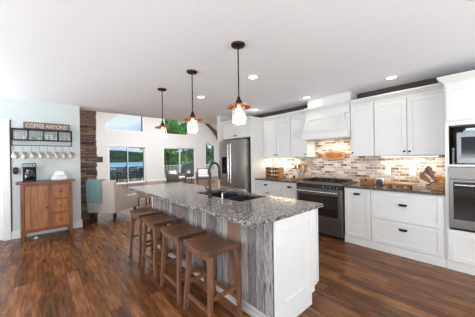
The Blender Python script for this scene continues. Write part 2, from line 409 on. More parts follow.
# vault
g = MB()
for s in (-1, 1):
    xe = 0.3 if s < 0 else 10.8
    g.hexa([(RIDGE, YE - 0.1, roof(RIDGE)), (xe, YE - 0.1, roof(xe)), (xe, YG + 0.4, roof(xe)), (RIDGE, YG + 0.4, roof(RIDGE)),
            (RIDGE, YE - 0.1, roof(RIDGE) + 0.15), (xe, YE - 0.1, roof(xe) + 0.15), (xe, YG + 0.4, roof(xe) + 0.15), (RIDGE, YG + 0.4, roof(RIDGE) + 0.15)])
struct('ceiling_vault', g, 'roof')
# gable wall with its openings
def w3top(x): return 2.79 - 0.47 * (x - 9.22)
OPEN = [(2.80, 4.92, lambda x: 0.0, lambda x: 2.20), (2.70, 4.80, lambda x: 3.02, lambda x: 3.45 + 0.74 * (x - 2.7)),
        (5.95, 8.45, lambda x: 0.0, lambda x: 2.20), (6.07, 7.88, lambda x: 3.0, lambda x: roof(x) - 0.5), (9.22, 10.2, lambda x: 0.5, w3top)]
bp = sorted({0.5, 10.6, RIDGE} | {o[0] for o in OPEN} | {o[1] for o in OPEN})
g = MB()
for a, b in zip(bp, bp[1:]):
    cuts = sorted([o for o in OPEN if o[0] <= a + 1e-6 and o[1] >= b - 1e-6], key=lambda o: o[2](a))
    lo = lambda x: 0.0
    segs = []
    for o in cuts: segs.append((lo, o[2])); lo = o[3]
    segs.append((lo, roof))
    for l, h in segs:
        if h(a) - l(a) < 1e-4: continue
        g.hexa([(a, YG, l(a)), (b, YG, l(b)), (b, YG + 0.14, l(b)), (a, YG + 0.14, l(a)), (a, YG, h(a)), (b, YG, h(b)), (b, YG + 0.14, h(b)), (a, YG + 0.14, h(a))])
struct('wall_gable', g, 'wall_white')
def quad_frame(x0, x1, lo, hi, w, y0, y1):
    """picture frame whose head may slope"""
    f = MB()
    def H(a, b, l, h): f.hexa([(a, y0, l(a)), (b, y0, l(b)), (b, y1, l(b)), (a, y1, l(a)), (a, y0, h(a)), (b, y0, h(b)), (b, y1, h(b)), (a, y1, h(a))])
    H(x0, x0 + w, lo, hi); H(x1 - w, x1, lo, hi)
    H(x0 + w, x1 - w, lo, lambda x: lo(x) + w); H(x0 + w, x1 - w, lambda x: hi(x) - w, hi)
    return f
def quad_pane(x0, x1, lo, hi, y):
    f = MB(); d = 0.006
    f.hexa([(x0, y, lo(x0)), (x1, y, lo(x1)), (x1, y + d, lo(x1)), (x0, y + d, lo(x0)), (x0, y, hi(x0)), (x1, y, hi(x1)), (x1, y + d, hi(x1)), (x0, y + d, hi(x0))])
    return f
for n, k in ((1, 1), (2, 3), (3, 4)):
    x0, x1, lo, hi = OPEN[k]
    w = struct('window_%d' % n, quad_frame(x0, x1, lo, hi, 0.07, YG - 0.015, YG + 0.12), 'trim')
    obj('pane', quad_pane(x0 + 0.07, x1 - 0.07, lambda x: lo(x) + 0.07, lambda x: hi(x) - 0.07, YG + 0.06), 'glass', w)
    if n == 1: obj('jamb_seal', MB().box(x1 - 0.13, x1 - 0.07, YG + 0.02, YG + 0.05, lo(x1) + 0.07, hi(x1) - 0.07), 'dark_paint', w, label='dark vertical edge of the pane')
for n, k in ((2, 0), (3, 2)):
    x0, x1, lo, hi = OPEN[k]
    xm = (x0 + x1) / 2
    d = struct('door_%d' % n, quad_frame(x0, x1, lo, hi, 0.05, YG - 0.02, YG + 0.13), 'trim')
    for q, (a, b) in enumerate(((x0 + 0.06, xm + 0.03), (xm - 0.03, x1 - 0.06))):
        yy = YG + 0.02 + 0.05 * q
        p = obj('sliding_panel', quad_frame(a, b, lambda x: 0.03, lambda x: hi(x) - 0.055, 0.06, yy, yy + 0.04), 'trim', d)
        obj('pane', quad_pane(a + 0.06, b - 0.06, lambda x: 0.09, lambda x: hi(x) - 0.115, yy + 0.02), 'glass', p)
    if n == 2:
        obj('screen_stile', MB().box(xm - 0.06, xm - 0.015, YG - 0.005, YG + 0.015, 0.03, 2.0).box(x1 - 0.15, x1 - 0.10, YG + 0.112, YG + 0.125, 0.03, 2.0), 'dark_paint', d, label='dark edges of the sliding screen')
# left door, casing and baseboards
d = struct('door_1', MB().box(-1.30, -0.47, YC + 0.02, YC + 0.06, 0.01, 2.03), 'trim')
obj('recessed_panel', MB().box(-1.2, -0.58, YC + 0.012, YC + 0.02, 0.2, 0.95, 0.005).box(-1.2, -0.58, YC + 0.012, YC + 0.02, 1.1, 1.9, 0.005), 'trim', d)
struct('trim_1', MB().box(-0.49, -0.388, YC - 0.03, YC + 0.14, 0, 2.04, 0.004).box(-1.41, -1.30, YC - 0.03, YC, 0, 2.04).box(-1.41, -0.388, YC - 0.03, YC, 2.04, 2.14, 0.004), 'trim')
struct('casing_shadow_strip', MB().box(-0.386, -0.372, YC - 0.016, YC, 0.14, 2.12), 'dark_paint')  # dark strip added in place of the shadow along the casing edge
def baseboard(name, x0, x1, y0, y1):
    struct(name, MB().box(x0, x1, y0, y1, 0, 0.115, 0.003).box(x0, x1, y0 + (0.005 if y1 - y0 < 0.05 else 0), y1, 0.115, 0.14), 'trim')
baseboard('baseboard_coffee', -0.386, 0.656, YC - 0.02, YC)
baseboard('baseboard_pier', 0.637, 0.657, YC, YC + 0.14)
baseboard('baseboard_gable', 4.85, 5.98, YG - 0.02, YG)
# roof beam along the right slope of the gable, curved at its foot
g = MB()
pl = [(RIDGE, roof(RIDGE) - 0.02)]
top = [(x, roof(x) - 0.01) for x in (RIDGE, 7, 8.5, 9.6, 10.44)]
bot = [(10.44, roof(10.44) - 0.62), (10.2, roof(10.2) - 0.36), (9.9, roof(9.9) - 0.25), (9.5, roof(9.5) - 0.2), (8.5, roof(8.5) - 0.18), (RIDGE, roof(RIDGE) - 0.22)]
g.prism(top + bot, 'y', YG - 0.22, YG - 0.01)
struct('trim_3', g, 'beam')
# stone fireplace on the left wall of the family room
fp = thing('stone_fireplace', 'brown stacked ledgestone chimney breast rising beyond the end of the pale mint wall', 'fireplace', (0.83, 7.0, 0))
g = MB()
random.seed(3)
z = 0.0
while z < 3.3:
    h = random.uniform(0.045, 0.085)
    o = random.uniform(-0.012, 0.014); q = random.uniform(-0.02, 0.012)
    g.box(0.637, 1.03 + o, 6.24 + q, 7.9, z, min(z + h - 0.004, 3.3), 0.006)
    z += h
obj('stonework', g, 'stone', fp)
obj('mantel_shelf', MB().box(1.0, 1.17, 6.3, 7.8, 1.33, 1.47, 0.006), 'darkleg', fp)

# ------------------------------------------------------------------ kitchen run
XB = 3.703; XU = 3.983
def shaker(x, y0, y1, z0, z1, rail=0.06, t=0.02, mb=None):
    """shaker front lying in the plane x, facing -X"""
    g = mb or MB()
    g.box(x, x + t, y0, y0 + rail, z0, z1, 0.002); g.box(x, x + t, y1 - rail, y1, z0, z1, 0.002)
    g.box(x, x + t, y0 + rail, y1 - rail, z0, z0 + rail, 0.002); g.box(x, x + t, y0 + rail, y1 - rail, z1 - rail, z1, 0.002)
    g.box(x + 0.009, x + t, y0 + rail, y1 - rail, z0 + rail, z1 - rail)
    return g
def knob(x, y, z, parent, r=0.014):
    g = MB().cyl((x, y, z), (x - 0.018, y, z), 0.006).ball((x - 0.024, y, z), (0.010, r, r), 12)
    return obj('knob', g, 'black', parent, 40)
def cup_pull(x, y, z, parent, w=0.048):
    g = MB()
    rs = []
    for i in range(9):
        a = PI * i / 8
        yy = y - w * math.cos(a)
        d = 0.006 + 0.024 * max(0, math.sin(a)) ** 0.7; q = 0.35 + 0.65 * max(0, math.sin(a)) ** 0.6
        rs.append([(x, yy, z + 0.018), (x - d, yy, z + 0.016), (x - d * 1.05, yy, z + 0.016 - 0.028 * q), (x - d * 0.85, yy, z + 0.014 - 0.028 * q), (x - d * 0.8, yy, z + 0.008), (x, yy, z + 0.01)])
    g.rings(rs)
    return obj('cup_pull', g, 'black', parent, 40)
def crown(mb, x0, x1, y0, y1, ends=(0, 0), z0=2.255, z1=2.33, out=0.05):
    mb.frus((x0, x1, y0, y1), z0, (x0 - out, x1, y0 - out * ends[0], y1 + out * ends[1]), z1 - 0.018)
    mb.box(x0 - out - 0.006, x1, y0 - (out + 0.006) * ends[0], y1 + (out + 0.006) * ends[1], z1 - 0.018, z1)
    return mb
def base_cab(y0, y1, label, fronts):
    t = thing('base_cabinet', label, 'cabinet', (4.0, (y0 + y1) / 2, 0), 'white base cabinets along the tiled wall')
    obj('carcass', MB().box(XB + 0.021, XW - 0.005, y0, y1, 0.10, 0.882), 'cabinet', t)
    obj('plinth', MB().box(XB - 0.004, XW - 0.005, y0, y1, 0.0, 0.092).box(XB + 0.002, XW - 0.005, y0, y1, 0.092, 0.1), 'cabinet', t)
    for kind, a, b, z0, z1, hw in fronts:
        f = obj(kind, shaker(XB, a + 0.003, b - 0.003, z0, z1, 0.055), 'cabinet', t)
        for h in hw:
            (cup_pull if h[0] == 'c' else knob)(XB, h[1], h[2], f)
    return t
base_cab(0.350, 1.168, 'wide white base cabinet with two deep drawers, beside the wall oven', [('drawer', 0.366, 1.168, 0.468, 0.868, [('c', 0.776, 0.70)]), ('drawer', 0.366, 1.168, 0.112, 0.46, [('c', 0.776, 0.36)])])
base_cab(1.172, 1.558, 'narrow white pull-out base cabinet just right of the range', [('door', 1.172, 1.556, 0.112, 0.868, [('c', 1.364, 0.79)])])
base_cab(2.442, 2.80, 'narrow white base cabinet just left of the range', [('door', 2.444, 2.80, 0.112, 0.868, [('c', 2.62, 0.79)])])
base_cab(2.804, 3.548, 'white base cabinet with one drawer above two doors, beside the refrigerator', [('drawer', 2.804, 3.548, 0.69, 0.868, [('c', 3.24, 0.785)]), ('door', 2.804, 3.176, 0.112, 0.68, [('k', 3.145, 0.62)]), ('door', 3.18, 3.548, 0.112, 0.68, [('k', 3.212, 0.62)])])
def wall_cab(y0, y1, label, doors, ends=(0, 0)):
    t = thing('overhead_cabinet', label, 'cabinet', (4.15, (y0 + y1) / 2, 1.385), 'white wall cabinets along the tiled wall')
    obj('carcass', MB().box(XU + 0.021, XW - 0.004, y0, y1, 1.385, 2.26).box(XU + 0.004, XU + 0.021, y0, y1, 2.225, 2.26), 'cabinet', t)
    obj('crown_moulding', crown(MB(), XU + 0.004, XW - 0.004, y0, y1, ends), 'cabinet', t)
    for a, b, k in doors:
        f = obj('door', shaker(XU, a + 0.003, b - 0.003, 1.392, 2.22, 0.06), 'cabinet', t)
        knob(XU, k, 1.445, f)
    return t
wall_cab(0.350, 1.196, 'wide double-door white wall cabinet right of the range hood', [(0.372, 0.770, 0.742), (0.774, 1.194, 0.804)])
wall_cab(1.20, 1.555, 'narrow single-door white wall cabinet touching the right side of the range hood', [(1.202, 1.553, 1.52)])
wall_cab(2.388, 2.77, 'narrow single-door white wall cabinet touching the left side of the range hood', [(2.39, 2.768, 2.42)])
wall_cab(2.774, 3.548, 'double-door white wall cabinet between hood cabinet and refrigerator', [(2.776, 3.16, 3.13), (3.164, 3.546, 3.196)])
# range hood
t = thing('range_hood', 'white panelled wooden range hood above the stove', 'range hood', (4.05, 1.97, 1.70))
HB = XU - 0.19
obj('lip', MB().box(HB, XW - 0.004, 1.562, 2.382, 1.71, 1.835, 0.004).box(HB - 0.012, XW - 0.004, 1.56, 2.384, 1.825, 1.85, 0.004), 'cabinet', t)
g = MB().frus((HB + 0.015, XW - 0.004, 1.575, 2.37), 1.85, (XU - 0.035, XW - 0.004, 1.645, 2.362), 2.14)
obj('canopy', g, 'cabinet', t)
# raised frame on the sloped canopy front
def canopy_pt(s, z, d=0.0):
    k = (z - 1.85) / 0.29
    x = (HB + 0.015) * (1 - k) + (XU - 0.035) * k
    ya = 1.575 * (1 - k) + 1.645 * k; yb = 2.37 * (1 - k) + 2.362 * k
    return (x - d, ya + (yb - ya) * s, z)
g = MB()
for s0, s1, z0, z1 in ((0.0, 1.0, 1.852, 1.90), (0.0, 1.0, 2.09, 2.138), (0.0, 0.1, 1.9, 2.09), (0.9, 1.0, 1.9, 2.09)):
    g.hexa([canopy_pt(s0, z0, 0.02), canopy_pt(s1, z0, 0.02), canopy_pt(s1, z0, -0.02), canopy_pt(s0, z0, -0.02), canopy_pt(s0, z1, 0.02), canopy_pt(s1, z1, 0.02), canopy_pt(s1, z1, -0.02), canopy_pt(s0, z1, -0.02)])
obj('canopy_frame', g, 'cabinet', t)
obj('fascia', MB().box(XU - 0.04, XW - 0.004, 1.562, 2.382, 2.14, 2.26, 0.003).box(XU + 0.01, XW - 0.004, 1.562, 2.382, 1.851, 2.139), 'cabinet', t)
obj('chimney_box', MB().box(XU + 0.03, XW - 0.004, 1.562, 2.382, 2.331, CZ - 0.003), 'cabinet', t)
obj('crown_moulding', crown(MB(), XU - 0.04, XW - 0.004, 1.562, 2.382, (0, 0)), 'cabinet', t)
obj('filter', MB().box(HB + 0.08, XW - 0.1, 1.65, 2.3, 1.70, 1.712), 'steel', t)
lmp = area('hood_lamp', (4.08, 1.97, 1.69), (0.1, 0, -1), 0.5, 0.2, 4, (1.0, 0.78, 0.52)); lmp.rotation_euler = Vector((0.12, 0, -1)).to_track_quat('-Z', 'Y').to_euler()
lmp.location = (0.03, 0, -0.012); lmp.parent = t
# backsplash
struct('trim_4', MB().box(XW - 0.012, XW - 0.001, 0.35, 1.556, 0.915, 1.384).box(XW - 0.012, XW - 0.001, 1.557, 2.386, 0.90, 1.708).box(XW - 0.012, XW - 0.001, 2.387, 3.548, 0.915, 1.384), 'tile')
# counters
t1 = single('countertop', MB().box(XB - 0.03, XW - 0.013, 0.350, 1.562, 0.884, 0.914, 0.003), 'granite_dark', 'dark speckled granite worktop between range and wall oven', 'countertop', 'dark kitchen worktops')
t2 = single('countertop', MB().box(XB - 0.03, XW - 0.013, 2.438, 3.549, 0.884, 0.914, 0.003), 'granite_dark', 'dark speckled granite worktop between range and refrigerator', 'countertop', 'dark kitchen worktops')
# under cabinet lamps
for y0, y1, e, lb in ((0.45, 1.15, 3.2, 'slim lit lamp strip under the wide double wall cabinet on the right'), (2.80, 3.5, 4.2, 'slim lit lamp strip under the wall cabinet beside the refrigerator')):
    u = thing('under_cabinet_light', lb, 'lamp', (4.18, (y0 + y1) / 2, 1.36), 'under cabinet lamps')
    obj('housing', MB().box(4.12, 4.24, y0, y1, 1.366, 1.384), 'plastic_white', u)
    obj('lens', MB().box(4.13, 4.23, y0 + 0.01, y1 - 0.01, 1.361, 1.366), 'strip', u)
    a = area('strip_lamp', (0, 0, -0.004), (0.25, 0, -1), 0.08, y1 - y0, e, (1.0, 0.84, 0.62), u)
    a.rotation_euler = (0, 0, 0)
# outlets
for y, lb in ((1.092, 'white wall outlet plate on the tiles, left one, nearer the range'), (0.768, 'white wall outlet plate on the tiles, right one, behind the knife block')):
    u = thing('outlet', lb, 'outlet', (XW - 0.013, y, 1.13), 'outlets on the tiled wall')
    obj('plate', MB().box(XW - 0.018, XW - 0.012, y - 0.036, y + 0.036, 1.075, 1.19, 0.002), 'plastic_white', u)
    for dz in (0.03, -0.03): obj('socket', MB().box(XW - 0.020, XW - 0.0175, y - 0.016, y + 0.016, 1.132 + dz - 0.014, 1.132 + dz + 0.014, 0.001), 'ceramic', u)

# ------------------------------------------------------------------ tall oven cabinet
TY0, TY1 = -0.50, 0.347
t = thing('oven_cabinet', 'tall white cabinet housing the wall oven and microwave niche', 'cabinet', (4.0, -0.07, 0))
g = MB()
g.box(XB, XW - 0.004, TY1 - 0.035, TY1, 0.1, 2.26, 0.002).box(XB, XW - 0.004, TY0, TY0 + 0.05, 0.1, 2.26, 0.002)
g.box(XW - 0.03, XW - 0.004, TY0 + 0.05, TY1 - 0.035, 0.1, 2.26)
g.box(XB + 0.001, XW - 0.03, TY0 + 0.05, TY1 - 0.035, 0.1, 0.484)
g.box(XB + 0.001, XW - 0.03, TY0 + 0.05, TY1 - 0.035, 1.242, 1.268, 0.002)
g.box(XB + 0.001, XW - 0.03, TY0 + 0.05, TY1 - 0.035, 1.735, 2.26)
obj('carcass', g, 'cabinet', t)
obj('plinth', MB().box(XB - 0.004, XW - 0.005, TY0, TY1, 0.0, 0.092).box(XB + 0.002, XW - 0.005, TY0, TY1, 0.092, 0.1), 'cabinet', t)
obj('niche_lining', MB().box(XB + 0.03, XW - 0.04, TY1 - 0.0365, TY1 - 0.0345, 1.269, 1.734).box(XW - 0.034, XW - 0.0301, TY0 + 0.052, TY1 - 0.037, 1.269, 1.734), 'darkleg', t, label='dark lining of the microwave niche')
obj('drawer', shaker(XB - 0.018, TY0 + 0.02, TY1 - 0.02, 0.112, 0.455, 0.06), 'cabinet', t)
for a, b, k in ((TY0 + 0.02, -0.072, -0.10), (-0.066, TY1 - 0.02, -0.04)):
    dd = obj('door', shaker(XB - 0.018, a, b, 1.79, 2.215, 0.06), 'cabinet', t)
    knob(XB - 0.018, k, 1.84, dd)
obj('crown_moulding', crown(MB(), XB + 0.0, XW - 0.004, TY0, TY1, (1, 1), 2.25, 2.33, 0.055), 'cabinet', t)
# wall oven
t = thing('built_in_oven', 'stainless steel built-in oven in the tall white cabinet below the microwave', 'oven', (3.95, -0.07, 0.49))
OY0, OY1 = TY0 + 0.055, TY1 - 0.038
obj('body', MB().box(XB + 0.005, XW - 0.05, OY0, OY1, 0.492, 1.236), 'steel_dark', t)
obj('control_panel', MB().box(XB - 0.02, XB + 0.005, OY0 - 0.004, OY1 + 0.004, 1.10, 1.238, 0.003), 'steel_dark', t)
obj('display', MB().box(XB - 0.0215, XB - 0.019, -0.22, 0.08, 1.14, 1.20), 'display', t)
dr = obj('oven_door', MB().box(XB - 0.03, XB + 0.005, OY0 - 0.004, OY1 + 0.004, 0.515, 1.088, 0.004), 'steel_dark', t)
obj('window', MB().box(XB - 0.0325, XB - 0.029, OY0 + 0.04, OY1 - 0.035, 0.62, 1.065), 'black_glass', dr)
g = MB().cyl((XB - 0.075, OY0 + 0.03, 1.03), (XB - 0.075, OY1 - 0.05, 1.03), 0.014)
for y in (OY0 + 0.07, OY1 - 0.09): g.cyl((XB - 0.03, y, 1.03), (XB - 0.075, y, 1.03), 0.009)
obj('handle', g, 'steel_bright', dr, 40)
obj('vent_gap', MB().box(XB - 0.012, XB + 0.005, OY0, OY1, 0.492, 0.513), 'black_matte', t)
# microwave and what stands with it
t = thing('microwave', 'stainless steel microwave standing in the niche above the wall oven', 'microwave', (3.95, -0.04, 1.268))
MY0, MY1 = -0.34, 0.245
obj('body', MB().box(3.74, 4.14, MY0, MY1, 1.278, 1.65, 0.006), 'grey_front', t)
dr = obj('door', MB().box(3.715, 3.739, MY0 + 0.13, MY1, 1.28, 1.648, 0.005), 'grey_front', t)
obj('window', MB().box(3.7125, 3.7155, MY0 + 0.17, MY1 - 0.04, 1.345, 1.59), 'black_glass', dr)
obj('control_panel', MB().box(3.715, 3.739, MY0, MY0 + 0.127, 1.28, 1.648, 0.003), 'display', t)
for x in (3.78, 4.1):
    for y in (MY0 + 0.05, MY1 - 0.05): obj('foot', MB().cyl((x, y, 1.268), (x, y, 1.279), 0.015), 'black_matte', t)
single('cookbook', MB().box(3.76, 3.98, -0.14, 0.19, 1.65, 1.672, 0.002), 'blue_grey', 'pale blue-grey book lying flat on the microwave', 'book')
single('paper_stack', MB().box(3.77, 3.96, -0.1, 0.17, 1.672, 1.694, 0.002), 'paper', 'white papers lying on the pale book on top of the microwave', 'papers')
t = thing('slim_bottle', 'slim white bottle standing in the dark gap beside the microwave', 'bottle', (3.84, 0.283, 1.268))
obj('body', MB().lathe([(0.010, 0), (0.0105, 0.01), (0.0105, 0.15), (0.006, 0.165)], (3.84, 0.283, 1.268), 12), 'plastic_white', t, 40)
obj('cap', MB().lathe([(0.012, 0.165), (0.013, 0.17), (0.013, 0.195), (0.008, 0.2)], (3.84, 0.283, 1.268), 12), 'ceramic', t, 40)

# ------------------------------------------------------------------ range
RY0, RY1, RX = 1.572, 2.428, 3.665
t = thing('kitchen_range', 'stainless steel slide-in range with black oven window, under the hood', 'stove', (3.97, 2.0, 0))
obj('body', MB().box(RX + 0.03, XW - 0.02, RY0, RY1, 0.05, 0.90), 'steel_dark', t)
obj('toe_base', MB().box(RX + 0.06, XW - 0.06, RY0 + 0.02, RY1 - 0.02, 0.0, 0.05), 'black_matte', t)
obj('cooktop', MB().box(RX - 0.005, XW - 0.016, RY0 - 0.008, RY1 + 0.008, 0.9145, 0.93, 0.003).box(RX, XW - 0.02, RY0, RY1, 0.9, 0.9145), 'steel_dark', t)
obj('cooktop_well', MB().box(RX + 0.10, XW - 0.05, RY0 + 0.05, RY1 - 0.05, 0.929, 0.934), 'black_matte', t)
cp = obj('control_panel', MB().hexa([(RX - 0.02, RY0, 0.838), (RX + 0.03, RY0, 0.838), (RX + 0.03, RY1, 0.838), (RX - 0.02, RY1, 0.838), (RX + 0.01, RY0, 0.899), (RX + 0.03, RY0, 0.899), (RX + 0.03, RY1, 0.899), (RX + 0.01, RY1, 0.899)]), 'black_glass', t)
for k in range(5):
    y = RY0 + 0.08 + k * 0.06
    obj('knob', MB().cyl((RX - 0.004, y, 0.868), (RX - 0.024, y, 0.858), 0.014, 0.012), 'steel', cp, 40)
dr = obj('oven_door', MB().box(RX - 0.015, RX + 0.029, RY0 + 0.004, RY1 - 0.004, 0.265, 0.83, 0.004), 'steel_dark', t)
obj('window', MB().box(RX - 0.018, RX - 0.014, RY0 + 0.07, RY1 - 0.05, 0.36, 0.72), 'black_glass', dr)
g = MB().cyl((RX - 0.065, RY0 + 0.05, 0.772), (RX - 0.065, RY1 - 0.05, 0.772), 0.017)
for y in (RY0 + 0.08, RY1 - 0.08): g.cyl((RX - 0.016, y, 0.772), (RX - 0.065, y, 0.772), 0.01)
obj('handle', g, 'steel_bright', dr, 40)
obj('drawer', MB().box(RX - 0.012, RX + 0.029, RY0 + 0.004, RY1 - 0.004, 0.06, 0.255, 0.004), 'steel_dark', t)
for k in range(3):
    a = RY0 + 0.07 + k * 0.245; b = a + 0.225
    g = MB()
    x0, x1 = RX + 0.12, XW - 0.07
    for y in (a, b - 0.012): g.box(x0, x1, y, y + 0.012, 0.955, 0.967)
    for x in (x0, (x0 + x1) / 2 - 0.006, x1 - 0.012): g.box(x, x + 0.012, a, b, 0.955, 0.967)
    g.box(x0, x1, (a + b) / 2 - 0.006, (a + b) / 2 + 0.006, 0.957, 0.969)
    for x in (x0, x1 - 0.012):
        for y in (a, b - 0.012): g.box(x, x + 0.012, y, y + 0.012, 0.933, 0.957)
    obj('grate', g, 'iron', t)
    for x in (x0 + 0.12, x1 - 0.12):
        obj('burner', MB().lathe([(0.045, 0), (0.045, 0.012), (0.03, 0.016), (0.03, 0.022)], (x, (a + b) / 2, 0.933), 16), 'iron', t, 40)
# hanging wood board on the tiles behind the range
t = thing('hanging_board', 'oval fish-shaped wooden board hanging on the tiles behind the stove', 'cutting board', (XW - 0.02, 2.02, 1.30))
def oval(cy, cz, a, b, n=28):
    return [(cy + a * math.cos(2 * PI * k / n), cz + b * math.sin(2 * PI * k / n)) for k in range(n)]
obj('board', MB().prism(oval(1.99, 1.41, 0.24, 0.085), 'x', XW - 0.036, XW - 0.014, 0.004), 'light_wood', t)
obj('inlay', MB().prism(oval(1.99, 1.41, 0.17, 0.05), 'x', XW - 0.039, XW - 0.0355), 'mid_wood', t)
obj('tail', MB().prism([(2.21, 1.435), (2.30, 1.46), (2.33, 1.43), (2.29, 1.41), (2.33, 1.385), (2.29, 1.365), (2.21, 1.385)], 'x', XW - 0.034, XW - 0.014), 'mid_wood', t)

# ------------------------------------------------------------------ refrigerator and its enclosure
t = thing('tall_panel', 'tall white cabinet side panel right of the refrigerator', 'cabinet panel', (3.95, 3.575, 0))
obj('board', MB().box(3.60, XW - 0.005, 3.552, 3.594, 0, 2.26, 0.002), 'cabinet', t)
obj('crown_moulding', crown(MB(), 3.60, XW - 0.005, 3.552, 3.594, (0, 0)), 'cabinet', t)
t = thing('overhead_cabinet', 'white two-door cabinet above the refrigerator', 'cabinet', (3.95, 4.1, 1.86), 'white wall cabinets along the tiled wall')
obj('carcass', MB().box(3.622, XW - 0.005, 3.597, 4.60, 1.87, 2.26), 'cabinet', t)
for a, b, k in ((3.6, 4.095, 4.06), (4.10, 4.598, 4.135)):
    f = obj('door', shaker(3.60, a + 0.003, b - 0.003, 1.875, 2.22, 0.06), 'cabinet', t); knob(3.60, k, 1.93, f)
obj('crown_moulding', crown(MB(), 3.60, XW - 0.005, 3.597, 4.60, (0, 0)), 'cabinet', t)
single('tall_panel', MB().box(3.56, XW - 0.005, 4.605, 4.655, 0, 2.33, 0.002), 'cabinet', 'tall white cabinet side panel left of the refrigerator', 'cabinet panel')
t = thing('refrigerator', 'stainless steel french-door refrigerator with water dispenser in white enclosure', 'refrigerator', (3.85, 4.1, 0))
FY0, FY1, FX = 3.62, 4.575, 3.45
obj('body', MB().box(FX + 0.07, 4.26, FY0 + 0.005, FY1 - 0.005, 0.02, 1.80, 0.004), 'steel_dark', t)
obj('foot', MB().box(FX + 0.1, 4.2, FY0 + 0.04, FY1 - 0.04, 0, 0.02), 'black_matte', t)
ym = 4.12
for nm, a, b, hy in (('door', FY0, ym - 0.003, ym - 0.045), ('door', ym + 0.003, FY1, ym + 0.045)):
    f = obj(nm, MB().box(FX, FX + 0.068, a, b, 0.70, 1.82, 0.008, 2), 'steel', t, 30)
    g = MB().cyl((FX - 0.05, hy, 0.80), (FX - 0.05, hy, 1.72), 0.014)
    for z in (0.84, 1.68): g.cyl((FX, hy, z), (FX - 0.05, hy, z), 0.009)
    obj('handle', g, 'steel_bright', f, 40)
    if a > ym:
        obj('water_dispenser', MB().box(FX - 0.004, FX + 0.002, 4.27, 4.47, 1.0, 1.42, 0.002).box(FX - 0.008, FX - 0.003, 4.29, 4.45, 1.27, 1.40), 'display', f, label='black water dispenser')
f = obj('freezer_drawer', MB().box(FX, FX + 0.068, FY0, FY1, 0.05, 0.69, 0.008, 2), 'steel', t, 30)
g = MB().cyl((FX - 0.05, FY0 + 0.1, 0.62), (FX - 0.05, FY1 - 0.1, 0.62), 0.014)
for y in (FY0 + 0.15, FY1 - 0.15): g.cyl((FX, y, 0.62), (FX - 0.05, y, 0.62), 0.009)
obj('handle', g, 'steel_bright', f, 40)

# ------------------------------------------------------------------ island
IX0, IX1, IY0, IY1 = 1.126, 2.123, 1.10, 4.13
PX = 1.396
t = thing('island', 'kitchen island clad in weathered reclaimed planks with a white shaker end panel', 'kitchen island', (1.7, 2.55, 0))
g = MB().box(PX, 1.95, 1.135, 1.70, 0.10, 0.882).box(1.95, 2.09, 1.16, 1.70, 0.10, 0.882).box(PX, 2.09, 2.74, 3.61, 0.10, 0.882).box(PX, 1.56, 1.70, 2.74, 0.10, 0.882).box(2.075, 2.09, 1.70, 2.74, 0.10, 0.882).box(1.56, 2.075, 1.70, 2.74, 0.1, 0.6)
obj('carcass', g, 'cabinet', t)
obj('plinth', MB().box(PX, 1.90, 1.14, 3.60, 0, 0.1), 'cabinet', t)
obj('plank_cladding', MB().box(PX - 0.022, PX - 0.001, 1.132, 3.62, 0.0, 0.882), 'cladding', t)
obj('kickboard', MB().box(PX - 0.036, PX - 0.023, 1.132, 3.62, 0.0, 0.095, 0.003), 'kickboard', t)
# end panel faces -Y
g = MB()
px0, px1, pz0, pz1, py = PX - 0.022, 1.955, 0.10, 0.882, 1.110
rl = 0.085
for a, b, c, d in ((px0, px0 + rl, 0.0, pz1), (px1 - rl, px1, pz0, pz1), (px0 + rl, px1 - rl, pz1 - 0.10, pz1), (px0 + rl, px1 - rl, pz0, pz0 + 0.10)):
    g.box(a, b, py, py + 0.022, c, d, 0.002)
g.box(px0 + rl, px1 - rl, py + 0.011, py + 0.022, pz0 + 0.10, pz1 - 0.10)
g.box(px0 + rl, 1.90, py, py + 0.022, 0, pz0)
obj('end_panel', g, 'cabinet', t)
# far end: grey post
obj('corner_post', MB().box(PX - 0.03, PX + 0.05, 3.622, 3.645, 0, 0.882).box(PX + 0.05, 2.0, 3.622, 3.645, 0.0, 0.882), 'trim', t)
# kitchen-side doors
for k in range(5):
    a = 1.15 + k * 0.492
    f = obj('door', MB().box(2.091, 2.108, a, a + 0.485, 0.12, 0.87, 0.002), 'cabinet', t)
SX0, SX1, SY0, SY1 = 1.60, 2.05, 1.77, 2.68
g = MB().box(IX0, SX0, IY0, IY1, 0.884, 0.914).box(SX1, IX1, IY0, IY1, 0.884, 0.914).box(SX0, SX1, IY0, SY0, 0.884, 0.914).box(SX0, SX1, SY1, IY1, 0.884, 0.914)
bmesh.ops.remove_doubles(g.bm, verts=g.bm.verts, dist=0.0005)
single('countertop', g, 'granite_grey', 'large grey speckled granite island top with an undermount sink', 'countertop')
# sink
t = thing('sink', 'black double-bowl undermount sink set in the island top', 'sink', (1.825, 2.225, 0.65))
g = MB(); th = 0.012; ydiv = 2.14
def basin(y0, y1):
    b = MB(); z0, z1 = 0.66, 0.8835
    b.box(SX0 - 0.01, SX1 + 0.01, y0, y1, z0, z0 + th)
    b.box(SX0 - 0.01, SX0 + 0.002, y0, y1, z0 + th, z1); b.box(SX1 - 0.002, SX1 + 0.01, y0, y1, z0 + th, z1)
    b.box(SX0 + 0.002, SX1 - 0.002, y0, y0 + th, z0 + th, z1); b.box(SX0 + 0.002, SX1 - 0.002, y1 - th, y1, z0 + th, z1)
    return b
b1 = obj('bowl', basin(SY0 - 0.01, ydiv), 'sink', t)
b2 = obj('bowl', basin(ydiv + 0.001, SY1 + 0.01), 'sink', t)
for b, y in ((b1, 1.95), (b2, 2.42)): obj('drain', MB().cyl((1.825, y, 0.672), (1.825, y, 0.676), 0.045), 'steel', b, 40)
